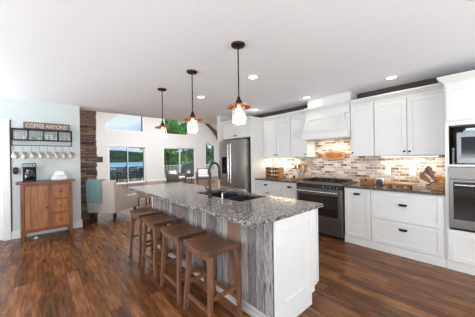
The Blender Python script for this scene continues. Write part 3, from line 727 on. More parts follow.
# faucet
t = thing('faucet', 'tall dark bronze gooseneck faucet beside the island sink', 'faucet', (1.545, 2.25, 0.914))
fx, fy = 1.545, 2.25
obj('base', MB().lathe([(0.030, 0), (0.030, 0.008), (0.022, 0.016), (0.019, 0.05), (0.021, 0.055), (0.021, 0.10), (0.017, 0.11)], (fx, fy, 0.914), 18), 'bronze', t, 40)
pts = [(fx, fy, 1.02), (fx, fy, 1.235)]
for k in range(1, 15):
    a = PI * k / 14 * 1.04
    pts.append((fx + 0.054 - 0.054 * math.cos(a), fy - 0.05 * (1 - math.cos(a)) / 2, 1.245 + 0.082 * math.sin(a)))
obj('gooseneck', MB().tube(pts, 0.013, 10), 'bronze', t, 60)
e = pts[-1]
obj('spray_head', MB().cyl((e[0], e[1], e[2] + 0.01), (e[0] + 0.012, e[1], e[2] - 0.11), 0.016, 0.022), 'bronze', t, 40)
obj('lever', MB().cyl((fx, fy, 0.99), (fx - 0.01, fy + 0.055, 1.0), 0.009).cyl((fx - 0.01, fy + 0.055, 1.0), (fx - 0.015, fy + 0.085, 1.06), 0.007, 0.006), 'bronze', t, 40)
t = thing('soap_dispenser', 'small chrome soap pump standing on the island right of the faucet', 'soap dispenser', (1.565, 2.03, 0.914))
obj('base', MB().lathe([(0.018, 0), (0.018, 0.006), (0.011, 0.012), (0.010, 0.055)], (1.565, 2.03, 0.914), 14), 'steel_bright', t, 40)
obj('spout', MB().cyl((1.565, 2.03, 0.965), (1.565, 2.03, 0.985), 0.008).cyl((1.56, 2.03, 0.982), (1.62, 2.03, 0.975), 0.006), 'steel_bright', t, 40)

# ------------------------------------------------------------------ bar stools
def make_stool(loc, label):
    t = thing('bar_stool', label, 'stool', loc, 'wooden saddle stools along the island')
    # local: seat long axis Y, z up
    H = 0.64; hw, hd = 0.163, 0.205
    g = MB(); nx, ny = 6, 12
    def zt(x, y): return H - 0.028 * (1 - (y / hd) ** 2) + 0.004 * (1 - (x / hw) ** 2) - 0.004
    top, bot = [], []
    for j in range(ny + 1):
        y = -hd + 2 * hd * j / ny
        top.append([g.bm.verts.new((-hw + 2 * hw * i / nx, y, zt(-hw + 2 * hw * i / nx, y))) for i in range(nx + 1)])
        bot.append([g.bm.verts.new((-hw + 2 * hw * i / nx, y, zt(0, y) - 0.042)) for i in range(nx + 1)])
    for j in range(ny):
        for i in range(nx):
            g.bm.faces.new((top[j][i], top[j][i + 1], top[j + 1][i + 1], top[j + 1][i]))
            g.bm.faces.new((bot[j][i], bot[j + 1][i], bot[j + 1][i + 1], bot[j][i + 1]))
    for j in range(ny):
        g.bm.faces.new((top[j][0], top[j + 1][0], bot[j + 1][0], bot[j][0])); g.bm.faces.new((top[j][nx], bot[j][nx], bot[j + 1][nx], top[j + 1][nx]))
    for i in range(nx):
        g.bm.faces.new((top[0][i], bot[0][i], bot[0][i + 1], top[0][i + 1])); g.bm.faces.new((top[ny][i], top[ny][i + 1], bot[ny][i + 1], bot[ny][i]))
    obj('seat', g, 'stool', t, 35, local=True)
    tp, ft = {}, {}
    for sx in (-1, 1):
        for sy in (-1, 1):
            p0 = (sx * 0.158, sy * 0.200, 0.0); p1 = (sx * 0.125, sy * 0.160, 0.595)
            tp[sx, sy] = Vector(p1); ft[sx, sy] = Vector(p0)
            obj('leg', MB().hexa([(p0[0] + a * 0.017, p0[1] + b * 0.017, p0[2]) for a, b in ((-1, -1), (1, -1), (1, 1), (-1, 1))] + [(p1[0] + a * 0.021, p1[1] + b * 0.021, p1[2]) for a, b in ((-1, -1), (1, -1), (1, 1), (-1, 1))], 0.003), 'stool_leg', t, local=True)
    def at(k, z): return ft[k].lerp(tp[k], z / 0.595)
    for a, b, z in (((-1, -1), (-1, 1), 0.15), ((1, -1), (1, 1), 0.15), ((-1, -1), (1, -1), 0.25), ((-1, 1), (1, 1), 0.25)):
        obj('stretcher', MB().bar(at(a, z), at(b, z), 0.018, 0.032), 'stool_leg', t, local=True)
    for a, b in (((-1, -1), (-1, 1)), ((1, -1), (1, 1))):
        obj('apron', MB().bar(at(a, 0.56), at(b, 0.56), 0.018, 0.045), 'stool_leg', t, local=True)
    return t
st = make_stool((1.147, 1.66, 0), 'nearest wooden saddle stool, in front of the others by the island end')
for y, dx, lb in ((2.17, -0.01, 'second nearest wooden saddle stool along the plank side of the island'), (2.785, 0.0, 'third wooden saddle stool from the front, next to the farthest one'), (3.31, 0.0, 'farthest wooden saddle stool, near the far end of the island')):
    dup(st, (1.147 + dx, y, 0), 0, lb)

# ------------------------------------------------------------------ pendants and recessed lights
def make_pendant(loc, label):
    t = thing('pendant_lamp', label, 'lamp', loc, 'glass jar pendants over the island')
    L = lambda mb, n, m, sm=40, p=t: obj(n, mb, m, p, sm, local=True)
    L(MB().lathe([(0.005, -0.028), (0.05, -0.026), (0.066, -0.016), (0.07, 0.0)], seg=24), 'canopy', 'bronze')
    L(MB().cyl((0, 0, -0.02), (0, 0, -0.52), 0.007, seg=10), 'rod', 'bronze')
    L(MB().lathe([(0.010, -0.515), (0.016, -0.525), (0.018, -0.545), (0.032, -0.565), (0.034, -0.60), (0.02, -0.605)], seg=18), 'socket', 'bronze')
    L(MB().lathe([(0.03, -0.585), (0.06, -0.592), (0.105, -0.612), (0.118, -0.622), (0.118, -0.627), (0.104, -0.618), (0.06, -0.600), (0.03, -0.595)], seg=28), 'shade_rim', 'copper')
    L(MB().lathe([(0.058, -0.61), (0.066, -0.635), (0.070, -0.68), (0.070, -0.765), (0.064, -0.79), (0.03, -0.795), (0.03, -0.792), (0.061, -0.786), (0.067, -0.763), (0.067, -0.68), (0.063, -0.637), (0.055, -0.612)], seg=24), 'glass_jar', 'jar')
    L(MB().lathe([(0.008, -0.605), (0.014, -0.62), (0.028, -0.66), (0.031, -0.69), (0.024, -0.715), (0.006, -0.725)], seg=16), 'bulb', 'bulb')
    l = bpy.data.lights.new('bulb_light', 'POINT'); l.energy = 2.4; l.color = (1, 0.86, 0.72); l.shadow_soft_size = 0.04
    o = bpy.data.objects.new('bulb_light', l); C.objects.link(o); o.location = (0, 0, -0.75); o.parent = t
    return t
pd = make_pendant((1.486, 1.637, CZ), 'nearest glass jar pendant lamp with copper rim, hanging largest over the island')
dup(pd, (1.486, 2.529, CZ), None, 'middle one of the three glass jar pendant lamps over the island')
dup(pd, (1.486, 3.470, CZ), None, 'farthest glass jar pendant lamp, over the sink end far from the camera')
def make_can(loc, label):
    t = thing('recessed_light', label, 'lamp', loc, 'recessed ceiling lights')
    obj('trim_ring', MB().lathe([(0.06, -0.001), (0.062, -0.006), (0.088, -0.005), (0.092, -0.0005)], seg=28), 'plastic_white', t, 40, local=True)
    obj('lens', MB().cyl((0, 0, -0.0008), (0, 0, -0.004), 0.062, seg=28), 'can', t, local=True)
    l = bpy.data.lights.new('can_light', 'AREA'); l.shape = 'DISK'; l.size = 0.12; l.energy = 0.7; l.color = (1, 0.92, 0.82)
    o = bpy.data.objects.new('can_light', l); C.objects.link(o); o.location = (0, 0, -0.012); o.parent = t
    return t
cn = make_can((2.238, 2.164, CZ), 'round recessed ceiling light just right of the nearest pendant rod')
for p, lb in (((3.800, 0.910), 'round recessed ceiling light in front of the wide wall cabinet at right'), ((3.784, 2.265), 'round recessed ceiling light in front of the range hood'),
              ((2.219, 3.473), 'round recessed ceiling light between the middle and nearest pendants'), ((3.764, 3.590), 'round recessed ceiling light near the refrigerator cabinet')):
    dup(cn, (p[0], p[1], CZ), None, lb)
t = thing('ceiling_vent', 'white square register on the ceiling at the top right corner of the picture', 'vent', (2.27, -0.05, CZ - 0.012))
obj('frame', MB().box(2.19, 2.365, -0.17, 0.068, CZ - 0.012, CZ - 0.0005, 0.003), 'plastic_white', t)
g = MB()
for k in range(8): g.box(2.21, 2.345, -0.15 + k * 0.026, -0.14 + k * 0.026, CZ - 0.016, CZ - 0.0115)
obj('louvre', g, 'plastic_white', t)

# ------------------------------------------------------------------ coffee corner
t = thing('sideboard', 'honey brown pine sideboard with one door and three drawers against the mint wall', 'sideboard', (0.105, 5.42, 0))
bx0, bx1, by0, by1 = -0.252, 0.462, 5.262, 5.605
obj('top', MB().box(-0.305, 0.512, 5.235, 5.612, 0.985, 1.02, 0.005), 'pine_top', t)
g = MB().box(bx0 + 0.05, bx1 - 0.05, by0 + 0.02, by1, 0.14, 0.985)
g.box(bx0, bx0 + 0.05, by0 + 0.03, by1 - 0.03, 0.14, 0.985).box(bx1 - 0.05, bx1, by0 + 0.03, by1 - 0.03, 0.14, 0.985)
obj('carcass', g, 'pine_dark', t)
g = MB().box(0.126, 0.162, by0 + 0.002, by0 + 0.02, 0.18, 0.95).box(bx0 + 0.05, bx1 - 0.05, by0 + 0.002, by0 + 0.02, 0.95, 0.985).box(bx0 + 0.05, bx1 - 0.05, by0 + 0.002, by0 + 0.02, 0.14, 0.18)
obj('face_frame', g, 'pine_dark', t)
for x in (bx0, bx1 - 0.052):
    for y in (by0, by1 - 0.05): obj('leg', MB().box(x, x + 0.052, y, y + 0.05, 0, 0.985, 0.003), 'pine_dark', t)
def shaker_y(y, x0, x1, z0, z1, rail, mb=None):
    g = mb or MB()
    g.box(x0, x0 + rail, y, y + 0.018, z0, z1, 0.002).box(x1 - rail, x1, y, y + 0.018, z0, z1, 0.002)
    g.box(x0 + rail, x1 - rail, y, y + 0.018, z0, z0 + rail, 0.002).box(x0 + rail, x1 - rail, y, y + 0.018, z1 - rail, z1, 0.002)
    g.box(x0 + rail, x1 - rail, y + 0.015, y + 0.018, z0 + rail, z1 - rail)
    return g
dd = obj('door', shaker_y(by0 - 0.002, bx0 + 0.060, 0.118, 0.19, 0.94, 0.065), 'pine', t)
obj('knob', MB().cyl((0.095, by0, 0.55), (0.095, by0 - 0.02, 0.55), 0.006).ball((0.095, by0 - 0.024, 0.55), (0.014, 0.01, 0.014)), 'bronze', dd, 40)
for z0, z1 in ((0.19, 0.42), (0.445, 0.675), (0.70, 0.94)):
    dd = obj('drawer', shaker_y(by0 - 0.002, 0.170, bx1 - 0.060, z0, z1, 0.022), 'pine', t)
    obj('knob', MB().cyl((0.287, by0, (z0 + z1) / 2), (0.287, by0 - 0.02, (z0 + z1) / 2), 0.006).ball((0.287, by0 - 0.024, (z0 + z1) / 2), (0.016, 0.01, 0.012)), 'bronze', dd, 40)
single('floor_stop', MB().lathe([(0.02, 0), (0.028, 0.008), (0.028, 0.02), (0.018, 0.035), (0.008, 0.04)], (-0.06, 5.36, 0), 14), 'ceramic', 'small white round object on the floor under the sideboard', 'stopper', smooth=40)
# coffee maker
t = thing('coffee_maker', 'black drip coffee maker with glass carafe on the sideboard', 'coffee maker', (-0.13, 5.46, 1.02))
cx0, cx1, cy0, cy1 = -0.225, -0.045, 5.36, 5.54
obj('base', MB().box(cx0, cx1, cy0, cy1, 1.02, 1.055, 0.006), 'black_matte', t)
obj('tower', MB().box(cx0, cx1, cy1 - 0.06, cy1, 1.055, 1.27, 0.006), 'black_matte', t)
hd = obj('head', MB().box(cx0, cx1, cy0, cy1, 1.265, 1.345, 0.008), 'black_matte', t)
obj('control_panel', MB().box(cx0 + 0.01, cx1 - 0.01, cy0 - 0.003, cy0 + 0.001, 1.283, 1.335, 0.001), 'grey_front', hd, label='silver panel with buttons')
obj('button', MB().cyl((-0.09, cy0, 1.31), (-0.09, cy0 - 0.006, 1.31), 0.012).cyl((-0.13, cy0, 1.31), (-0.13, cy0 - 0.006, 1.31), 0.008).cyl((-0.16, cy0, 1.31), (-0.16, cy0 - 0.006, 1.31), 0.008), 'black', hd, 40)
ca = obj('carafe', MB().lathe([(0.05, 0), (0.066, 0.02), (0.072, 0.07), (0.06, 0.13), (0.045, 0.155), (0.048, 0.175), (0.044, 0.175), (0.041, 0.155), (0.056, 0.128), (0.068, 0.07), (0.062, 0.022), (0.05, 0.004)], (-0.135, 5.43, 1.057), 22), 'carafe', t, 50)
obj('handle', MB().tube([(-0.135, 5.385, 1.205), (-0.135, 5.352, 1.20), (-0.135, 5.342, 1.15), (-0.135, 5.36, 1.10)], 0.009, 8), 'black_matte', ca, 50)
obj('lid', MB().lathe([(0.046, 0.172), (0.048, 0.18), (0.02, 0.19)], (-0.135, 5.43, 1.057), 18), 'black_matte', ca, 40)
# white ceramic box
t = thing('bread_box', 'white domed ceramic box with loop handle on the right end of the sideboard', 'ceramic box', (0.27, 5.44, 1.02))
g = MB()
prof = [(0.115, 0.0), (0.118, 0.01), (0.118, 0.085)]
obj('body', MB().prism([(0.165, 1.02), (0.395, 1.02), (0.395, 1.10), (0.165, 1.10)], 'y', 5.37, 5.52, 0.012), 'ceramic', t, 40)
dome = [(0.19 + 0.0, 1.1005)] + [(0.28 - 0.085 * math.cos(PI * k / 12), 1.115 + 0.085 * math.sin(PI * k / 12)) for k in range(13)] + [(0.37, 1.1005)]
obj('lid', MB().prism(dome, 'y', 5.385, 5.505, 0.006), 'ceramic', t, 40)
obj('handle', MB().tube([(0.28 - 0.045 * math.cos(PI * k / 8), 5.362 - 0.01 * math.sin(PI * k / 8), 1.05 + 0.04 * math.sin(PI * k / 8)) for k in range(9)], 0.007, 8), 'ceramic', t, 50)
# device on the wall
t = thing('power_adapter', 'small black rounded device fixed on the mint wall left of the coffee maker', 'wall device', (-0.32, YC - 0.02, 1.15))
obj('body', MB().prism([(-0.35, 1.17), (-0.335, 1.15), (-0.305, 1.15), (-0.29, 1.17), (-0.285, 1.25), (-0.30, 1.275), (-0.34, 1.275), (-0.355, 1.25)], 'y', YC - 0.05, YC - 0.001, 0.006), 'black_matte', t, 40)
obj('face', MB().cyl((-0.32, YC - 0.05, 1.225), (-0.32, YC - 0.054, 1.225), 0.018), 'wire', t, 40)
# wall rack
RX0, RX1, RYF, RYB = -0.362, 0.49, 5.46, YC - 0.002
t = thing('mug_rack', 'black metal wall rack with four wire compartments and a mug rail', 'rack', (0.06, 5.55, 1.66))
obj('shelf', MB().box(RX0, RX1, RYF, RYB, 1.945, 1.965, 0.002), 'black', t)
obj('shelf', MB().box(RX0, RX1, RYF, RYB, 1.755, 1.773, 0.002), 'black', t)
xs = [RX0 + (RX1 - RX0) * k / 4 for k in range(5)]
for x in xs:
    w = 0.014
    x = min(max(x - w / 2, RX0), RX1 - w)
    for yy in (RYF, RYB - 0.014): obj('upright', MB().box(x, x + w, yy, yy + 0.014, 1.773, 1.945), 'black', t)
for k in range(4):
    g = MB(); a, b = xs[k] + 0.012, xs[k + 1] - 0.012
    n = 6
    for i in range(1, n): g.box(a + (b - a) * i / n - 0.0012, a + (b - a) * i / n + 0.0012, RYF + 0.004, RYF + 0.0064, 1.774, 1.944)
    for i in range(1, 5): g.box(a, b, RYF + 0.0064, RYF + 0.0088, 1.773 + 0.172 * i / 5 - 0.0012, 1.773 + 0.172 * i / 5 + 0.0012)
    obj('wire_front', g, 'wire', t)
g = MB().box(RX0, RX1, RYF + 0.05, RYF + 0.062, 1.662, 1.674)
for x in (RX0, RX1 - 0.014): g.box(x, x + 0.014, RYF + 0.05, RYF + 0.062, 1.662, 1.756).box(x, x + 0.014, RYF + 0.05, RYB, 1.674, 1.684)
rail = obj('mug_rail', g, 'black', t)
MUGX = [-0.33 + 0.0 + k * 0.1115 for k in range(8)]
for x in MUGX:
    yy = RYF + 0.056
    obj('hook', MB().tube([(x, yy, 1.674), (x, yy - 0.012, 1.672), (x, yy - 0.012, 1.65), (x, yy, 1.57), (x, yy + 0.001, 1.545), (x, yy - 0.010, 1.535), (x, yy - 0.020, 1.547)], 0.0018, 6), 'black', rail)
# contents of the rack
for k, (x, w, h, m_, nm, lb, ct) in enumerate((
        (-0.19, 0.028, 0.05, 'ceramic', 'ramekin', 'small white ramekin in the first compartment from the left of the black rack', 'cup'),
        (-0.11, 0.022, 0.05, 'ceramic', 'ramekin', 'small white ramekin at the left of the second rack compartment', 'cup'),
        (0.02, 0.026, 0.045, 'ceramic', 'ramekin', 'small white ramekin at the right of the second rack compartment', 'cup'),
        (0.11, 0.032, 0.085, 'ceramic', 'ramekin', 'taller white cup at the left of the third rack compartment', 'cup'),
        (0.18, 0.034, 0.10, 'ceramic', 'ramekin', 'taller white cup at the middle of the third rack compartment', 'cup'),
        (0.24, 0.026, 0.06, 'ceramic', 'ramekin', 'short white cup at the right of the third rack compartment', 'cup'),
        (0.315, 0.024, 0.05, 'ceramic', 'ramekin', 'small white cup at the left of the fourth rack compartment', 'cup'),
        (0.38, 0.024, 0.05, 'ceramic', 'ramekin', 'small white cup at the middle of the fourth rack compartment', 'cup'),
        (0.445, 0.024, 0.05, 'ceramic', 'ramekin', 'small white cup at the right of the fourth rack compartment', 'cup'))):
    single(nm, MB().lathe([(w * 0.8, 0), (w, 0.01), (w, h), (w * 0.9, h), (w * 0.88, 0.012), (0.002, 0.011)], (x, 5.53, 1.7735), 14, False), m_, lb, ct, 'white cups in the black rack', 40)
# hanging mugs: local origin at the handle's hang point
def make_mug(loc, label, rz):
    t = thing('mug', label, 'mug', loc, 'mugs hanging from the rack rail', rz)
    ax = Matrix.Rotation(R(50), 3, 'Y')
    def place(mb):
        # body axis X-tilted; handle at top
        bmesh.ops.scale(mb.bm, vec=(1.18, 1.18, 1.18), verts=mb.bm.verts); mb.move((0.07, 0, -0.05)); bmesh.ops.rotate(mb.bm, verts=mb.bm.verts, cent=(0, 0, 0), matrix=ax); return mb
    b = MB().lathe([(0.034, 0), (0.040, 0.008), (0.043, 0.05), (0.044, 0.09), (0.040, 0.09), (0.039, 0.05), (0.034, 0.012), (0.002, 0.01)], (0, 0, 0), 18, False)
    bmesh.ops.holes_fill(b.bm, edges=[e for e in b.bm.edges if e.is_boundary])
    obj('body', place(b), 'speckled_mug', t, 50, local=True)
    h = MB().tube([(-0.038, 0, 0.075), (-0.058, 0, 0.072), (-0.066, 0, 0.05), (-0.060, 0, 0.028), (-0.04, 0, 0.022)], 0.006, 8)
    obj('handle', place(h), 'speckled_mug', t, 50, local=True)
    return t
words = ['first', 'second', 'third', 'fourth', 'fifth', 'sixth', 'seventh', 'last']
mg = make_mug((MUGX[0], RYF + 0.056, 1.535), 'first patterned white mug from the left on the rack rail', R(-60))
for k in range(1, 8):
    dup(mg, (MUGX[k], RYF + 0.056, 1.535), R((-62, -59, -60, -63, -58, -62, -60)[k - 1]), words[k] + (' patterned white mug at the right end of the rack rail' if k == 7 else ' patterned white mug from the left on the rack rail'))
# sign
t = thing('coffee_sign', 'rustic brown board sign reading COFFEE ANYONE? on top of the black rack', 'sign', (0.12, 5.57, 1.965))
obj('board', MB().box(-0.21, 0.46, 5.555, 5.58, 1.9655, 2.10, 0.002), 'board_wood', t)
def text_mesh(body, w, h, mat, parent, loc, name):
    cu = bpy.data.curves.new('txt', 'FONT'); cu.body = body; cu.size = 1; cu.extrude = 0.01; cu.align_x = 'CENTER'; cu.align_y = 'CENTER'; cu.offset = 0.008
    to = bpy.data.objects.new('txt', cu); C.objects.link(to)
    dg = bpy.context.evaluated_depsgraph_get(); me = bpy.data.meshes.new_from_object(to.evaluated_get(dg))
    bpy.data.objects.remove(to)
    xs = [v.co.x for v in me.vertices]; ys = [v.co.y for v in me.vertices]
    sx = w / (max(xs) - min(xs)); sy = h / (max(ys) - min(ys)); mx = (max(xs) + min(xs)) / 2; my = (max(ys) + min(ys)) / 2
    for v in me.vertices: v.co = Vector((loc[0] + (v.co.x - mx) * sx, loc[1] - v.co.z * 0.3, loc[2] + (v.co.y - my) * sy)) - ROOT[parent.name]
    me.materials.append(MT[mat]); o = bpy.data.objects.new(name, me); C.objects.link(o); o.parent = parent
    return o
text_mesh('COFFEE ANYONE?', 0.60, 0.078, 'letter', t, (0.125, 5.5525, 2.034), 'lettering')

# ------------------------------------------------------------------ counter things
# spice rack, left of range
t = thing('spice_rack', 'stepped wooden spice rack on the worktop beside the refrigerator end', 'rack', (4.0, 3.22, 0.914))
sx, sy0, sy1 = 3.90, 3.03, 3.42
obj('side_panel', MB().box(sx, sx + 0.18, sy0, sy0 + 0.012, 0.9145, 1.165, 0.003), 'rack_wood', t)
obj('side_panel', MB().box(sx, sx + 0.18, sy1 - 0.012, sy1, 0.9145, 1.165, 0.003), 'rack_wood', t)
for k, z in enumerate((0.922, 1.005, 1.088)):
    obj('shelf', MB().box(sx + 0.005 + 0.0 * k, sx + 0.175, sy0 + 0.013, sy1 - 0.013, z, z + 0.008).box(sx + 0.005, sx + 0.012, sy0 + 0.013, sy1 - 0.013, z + 0.009, z + 0.018), 'rack_wood', t)
obj('rail', MB().box(sx + 0.005, sx + 0.175, sy0 + 0.013, sy1 - 0.013, 1.150, 1.164), 'rack_wood', t)
sn = 0
rows = ('bottom', 'middle', 'top')
sides = ('leftmost', 'second', 'third', 'fourth', 'rightmost')
jar0 = None
for k, z in enumerate((0.9305, 1.0135, 1.0965)):
    for q in range(5):
        y = sy1 - 0.05 - q * 0.0725
        lb = '%s little dark spice jar on the %s shelf of the wooden rack' % (sides[q], rows[k])
        if jar0 is None:
            jar0 = thing('spice_jar', lb, 'jar', (sx + 0.045, y, z), 'spice jars in the wooden rack')
            obj('body', MB().lathe([(0.022, 0), (0.024, 0.003), (0.024, 0.034), (0.018, 0.038)], seg=12), 'darkleg', jar0, 40, local=True)
            obj('lid', MB().lathe([(0.020, 0.038), (0.021, 0.040), (0.021, 0.050), (0.015, 0.051)], seg=12), 'black_matte', jar0, 40, local=True)
        else: dup(jar0, (sx + 0.045, y, z), None, lb)
# white and red canister
t = thing('canister', 'small white canister with a red lid beside the spice rack', 'canister', (4.10, 2.86, 0.914))
obj('body', MB().lathe([(0.032, 0.0005), (0.034, 0.006), (0.034, 0.09), (0.03, 0.095)], (4.10, 2.86, 0.914), 18), 'ceramic', t, 40)
obj('lid', MB().lathe([(0.033, 0.096), (0.034, 0.1), (0.03, 0.118), (0.01, 0.124)], (4.10, 2.86, 0.914), 18), 'red', t, 40)
# tray with utensil crock
single('serving_tray', MB().box(3.98, 4.22, 2.50, 2.80, 0.9145, 0.928, 0.003).box(3.98, 3.99, 2.50, 2.80, 0.928, 0.945).box(4.21, 4.22, 2.50, 2.80, 0.928, 0.945).box(3.99, 4.21, 2.50, 2.51, 0.928, 0.945).box(3.99, 4.21, 2.79, 2.80, 0.928, 0.945), 'light_wood', 'wooden tray under the utensil crock left of the range', 'tray')
cxy = (4.12, 2.61)
single('utensil_crock', MB().lathe([(0.045, 0), (0.056, 0.012), (0.064, 0.07), (0.060, 0.13), (0.055, 0.13), (0.059, 0.07), (0.05, 0.016), (0.002, 0.012)], (cxy[0], cxy[1], 0.928), 22, False), plain('grey_stoneware', (150, 150, 152), 0.4, 0, 0.2, 30), 'grey stoneware crock full of wooden utensils', 'crock', smooth=50)
for k, (dx, dy, hd, lb) in enumerate(((-0.02, 0.035, 'spoon', 'wooden spoon leaning farthest left in the grey crock'), (0.015, 0.018, 'spoon', 'wooden spoon standing near the middle left of the grey crock'), (-0.02, -0.005, 'spatula', 'flat wooden spatula standing upright in the grey crock'),
                                      (0.02, -0.022, 'spoon', 'wooden spoon standing near the middle right of the grey crock'), (-0.01, -0.038, 'spatula', 'flat wooden spatula leaning farthest right in the grey crock'))):
    b0 = Vector((cxy[0] + dx * 0.5, cxy[1] + dy * 0.5, 0.945)); d = Vector((dx * 1.3, dy * 3.4, 0.26)).normalized()
    t = thing('wooden_' + hd, lb, hd, tuple(b0), 'wooden utensils in the grey crock')
    obj('handle', MB().cyl(b0, b0 + d * 0.21, 0.007, 0.007, 8), 'mid_wood', t, 50)
    c = b0 + d * 0.25
    if hd == 'spoon': obj('bowl', MB().ball(c, (0.010, 0.032, 0.046)), 'mid_wood', t, 50)
    else: obj('blade', MB().hexa([c + Vector((a, b, q)) for q, w in ((-0.045, 0.016), (0.05, 0.034)) for a, b in ((-0.004, -w), (0.004, -w), (0.004, w), (-0.004, w))], 0.002), 'light_wood', t)
# small jar row in front of crock
for y, m_, lb in ((2.73, 'black_matte', 'black pepper mill on the tray beside the grey crock'), (2.76, 'ceramic', 'white salt pot on the tray at its left edge')):
    t = thing('grinder' if m_ == 'black_matte' else 'salt_pot', lb, 'shaker', (4.04 if m_ == 'black_matte' else 4.13, y, 0.928))
    X_ = 4.04 if m_ == 'black_matte' else 4.13
    obj('body', MB().lathe([(0.02, 0.0005), (0.022, 0.008), (0.015, 0.035), (0.019, 0.06)], (X_, y, 0.928), 14), m_, t, 40)
    obj('top', MB().lathe([(0.018, 0.061), (0.02, 0.07), (0.012, 0.085)], (X_, y, 0.928), 14), 'steel_bright', t, 40)
# right counter
t = thing('recipe_box', 'small brown wooden box on the worktop right of the range', 'box', (4.0, 1.31, 0.914))
obj('body', MB().box(3.94, 4.06, 1.225, 1.40, 0.9145, 1.005, 0.003), 'mid_wood', t)
obj('lid', MB().box(3.936, 4.064, 1.221, 1.404, 1.006, 1.03, 0.003), 'light_wood', t)
obj('clasp', MB().box(3.932, 3.9365, 1.30, 1.325, 0.985, 1.02), 'bronze', t)
t = thing('napkin_holder', 'grey ceramic napkin holder with white napkins behind the wooden box', 'napkin holder', (4.12, 1.16, 0.914))
obj('base', MB().box(4.07, 4.17, 1.11, 1.21, 0.9145, 0.925, 0.002), 'wire', t)
for x in (4.075, 4.155):
    obj('side_plate', MB().prism([(1.115, 0.925), (1.205, 0.925), (1.205, 0.97)] + [(1.16 + 0.045 * math.cos(PI * k / 10), 0.97 + 0.04 * math.sin(PI * k / 10)) for k in range(1, 10)] + [(1.115, 0.97)], 'x', x, x + 0.009), 'wire', t)
obj('napkins', MB().box(4.088, 4.150, 1.115, 1.205, 0.926, 1.025, 0.004), 'paper', t, label='white paper napkins')
t = thing('bread_tray', 'long footed wooden serving board on the worktop beside the knife block', 'serving board', (3.96, 0.86, 0.914))
obj('board', MB().box(3.88, 4.06, 0.69, 1.045, 0.962, 0.984, 0.006), 'light_wood', t)
obj('frame', MB().box(3.90, 4.04, 0.72, 1.02, 0.945, 0.9615, 0.002), 'mid_wood', t)
for y in (0.73, 0.975): obj('foot', MB().box(3.90, 4.04, y, y + 0.035, 0.9145, 0.9449, 0.003), 'mid_wood', t)
for y, d in ((1.046, 1), (0.655, 0)): obj('handle', MB().box(3.945, 3.995, y, y + 0.034, 0.965, 0.981, 0.005), 'light_wood', t)
# knife block: sloped, handles towards upper left
t = thing('knife_block', 'orange-brown wooden knife block in the worktop corner beside the oven cabinet', 'knife block', (3.99, 0.45, 0.914))
bk = [(0.385, 0.9145), (0.50, 0.9145), (0.535, 0.965), (0.435, 1.035), (0.385, 1.02)]
obj('body', MB().prism(bk, 'x', 3.93, 4.07, 0.004), 'light_wood', t)
obj('face_plate', MB().hexa([(3.925, 0.548, 0.966), (4.075, 0.548, 0.966), (4.075, 0.436, 1.0445), (3.925, 0.436, 1.0445), (3.925, 0.556, 0.976), (4.075, 0.556, 0.976), (4.075, 0.444, 1.0545), (3.925, 0.444, 1.0545)]), 'black_matte', t, label='dark slotted face')
n = Vector((0, 0.573, 0.819)).normalized(); u_ = Vector((0, 0.819, -0.573)).normalized()
spot = [(3.95, -0.035), (3.985, -0.04), (4.02, -0.035), (4.055, -0.03), (3.95, 0.015), (3.99, 0.02), (4.03, 0.02), (4.06, 0.035)]
kl = ['upper left', 'upper second', 'upper third', 'upper right', 'lower left', 'lower second', 'lower third', 'lower right']
for (x, s_), w, ln, fa in zip(spot, kl, (0.19, 0.21, 0.20, 0.18, 0.16, 0.17, 0.16, 0.14), (-0.75, -0.45, -0.15, 0.2, -0.2, 0.15, 0.5, 0.8)):
    base = Vector((x, 0.500, 1.0155)) + u_ * s_ + n * 0.004
    tip = n + Vector((random.uniform(-0.05, 0.05), fa * 0.42, -fa * 0.3)); tip.normalize()
    t = thing('knife', 'wooden-handled knife in the %s slot of the knife block' % w, 'knife', tuple(base), 'knives in the block')
    obj('bolster', MB().bar(base, base + tip * 0.012, 0.008, 0.016, (0, 0, 1)), 'steel_dark', t)
    obj('handle', MB().bar(base + tip * 0.012, base + tip * ln, 0.014, 0.020, (0, 0, 1), 0.003, 0.022, 0.032), 'knife_wood', t)
single('cutting_board', MB().box(4.235, 4.255, 0.385, 0.51, 0.9145, 1.08, 0.006), 'light_wood', 'honey-coloured board standing behind the knife block against the tiles', 'cutting board')

# ------------------------------------------------------------------ family room
# arm chair: local frame, facing +X, then turned
t = thing('armchair', 'oatmeal linen armchair with swooping arms seen from behind beside the stone chimney', 'armchair', (1.36, 6.02, 0), None, R(40))
def AC(n, mb, m_, sm=0, p=None, label=None): return obj(n, mb, m_, p or t, sm, label, True)
hw = 0.345
AC('seat_base', MB().box(-0.40, 0.42, -hw + 0.08, hw - 0.08, 0.20, 0.36, 0.01), 'linen')
AC('seat_cushion', MB().box(-0.28, 0.44, -hw + 0.105, hw - 0.105, 0.361, 0.48, 0.03, 3), 'linen', 40)
AC('backrest', MB().prism([(-0.46, 0.20), (-0.30, 0.20), (-0.30, 0.5), (-0.36, 0.90), (-0.40, 0.935), (-0.47, 0.93), (-0.50, 0.88)], 'y', -hw + 0.02, hw - 0.02, 0.02), 'linen', 40)
arm = [(-0.455, 0.20), (0.42, 0.20), (0.44, 0.44), (0.43, 0.50), (0.34, 0.52), (0.18, 0.49), (0.04, 0.49), (-0.10, 0.545), (-0.22, 0.64), (-0.33, 0.78), (-0.40, 0.90), (-0.46, 0.93), (-0.495, 0.88)]
for s in (-1, 1):
    y0 = s * hw
    AC('arm', MB().prism(arm, 'y', y0 - s * 0.11, y0, 0.022), 'linen', 40)
for x in (-0.38, 0.36):
    for s in (-1, 1):
        AC('leg', MB().frus((x - 0.018 + (-0.03 if x < 0 else 0.02), x + 0.018 + (-0.03 if x < 0 else 0.02), s * 0.28 - 0.018, s * 0.28 + 0.018), 0, (x - 0.026, x + 0.026, s * 0.28 - 0.026, s * 0.28 + 0.026), 0.201), 'darkleg')
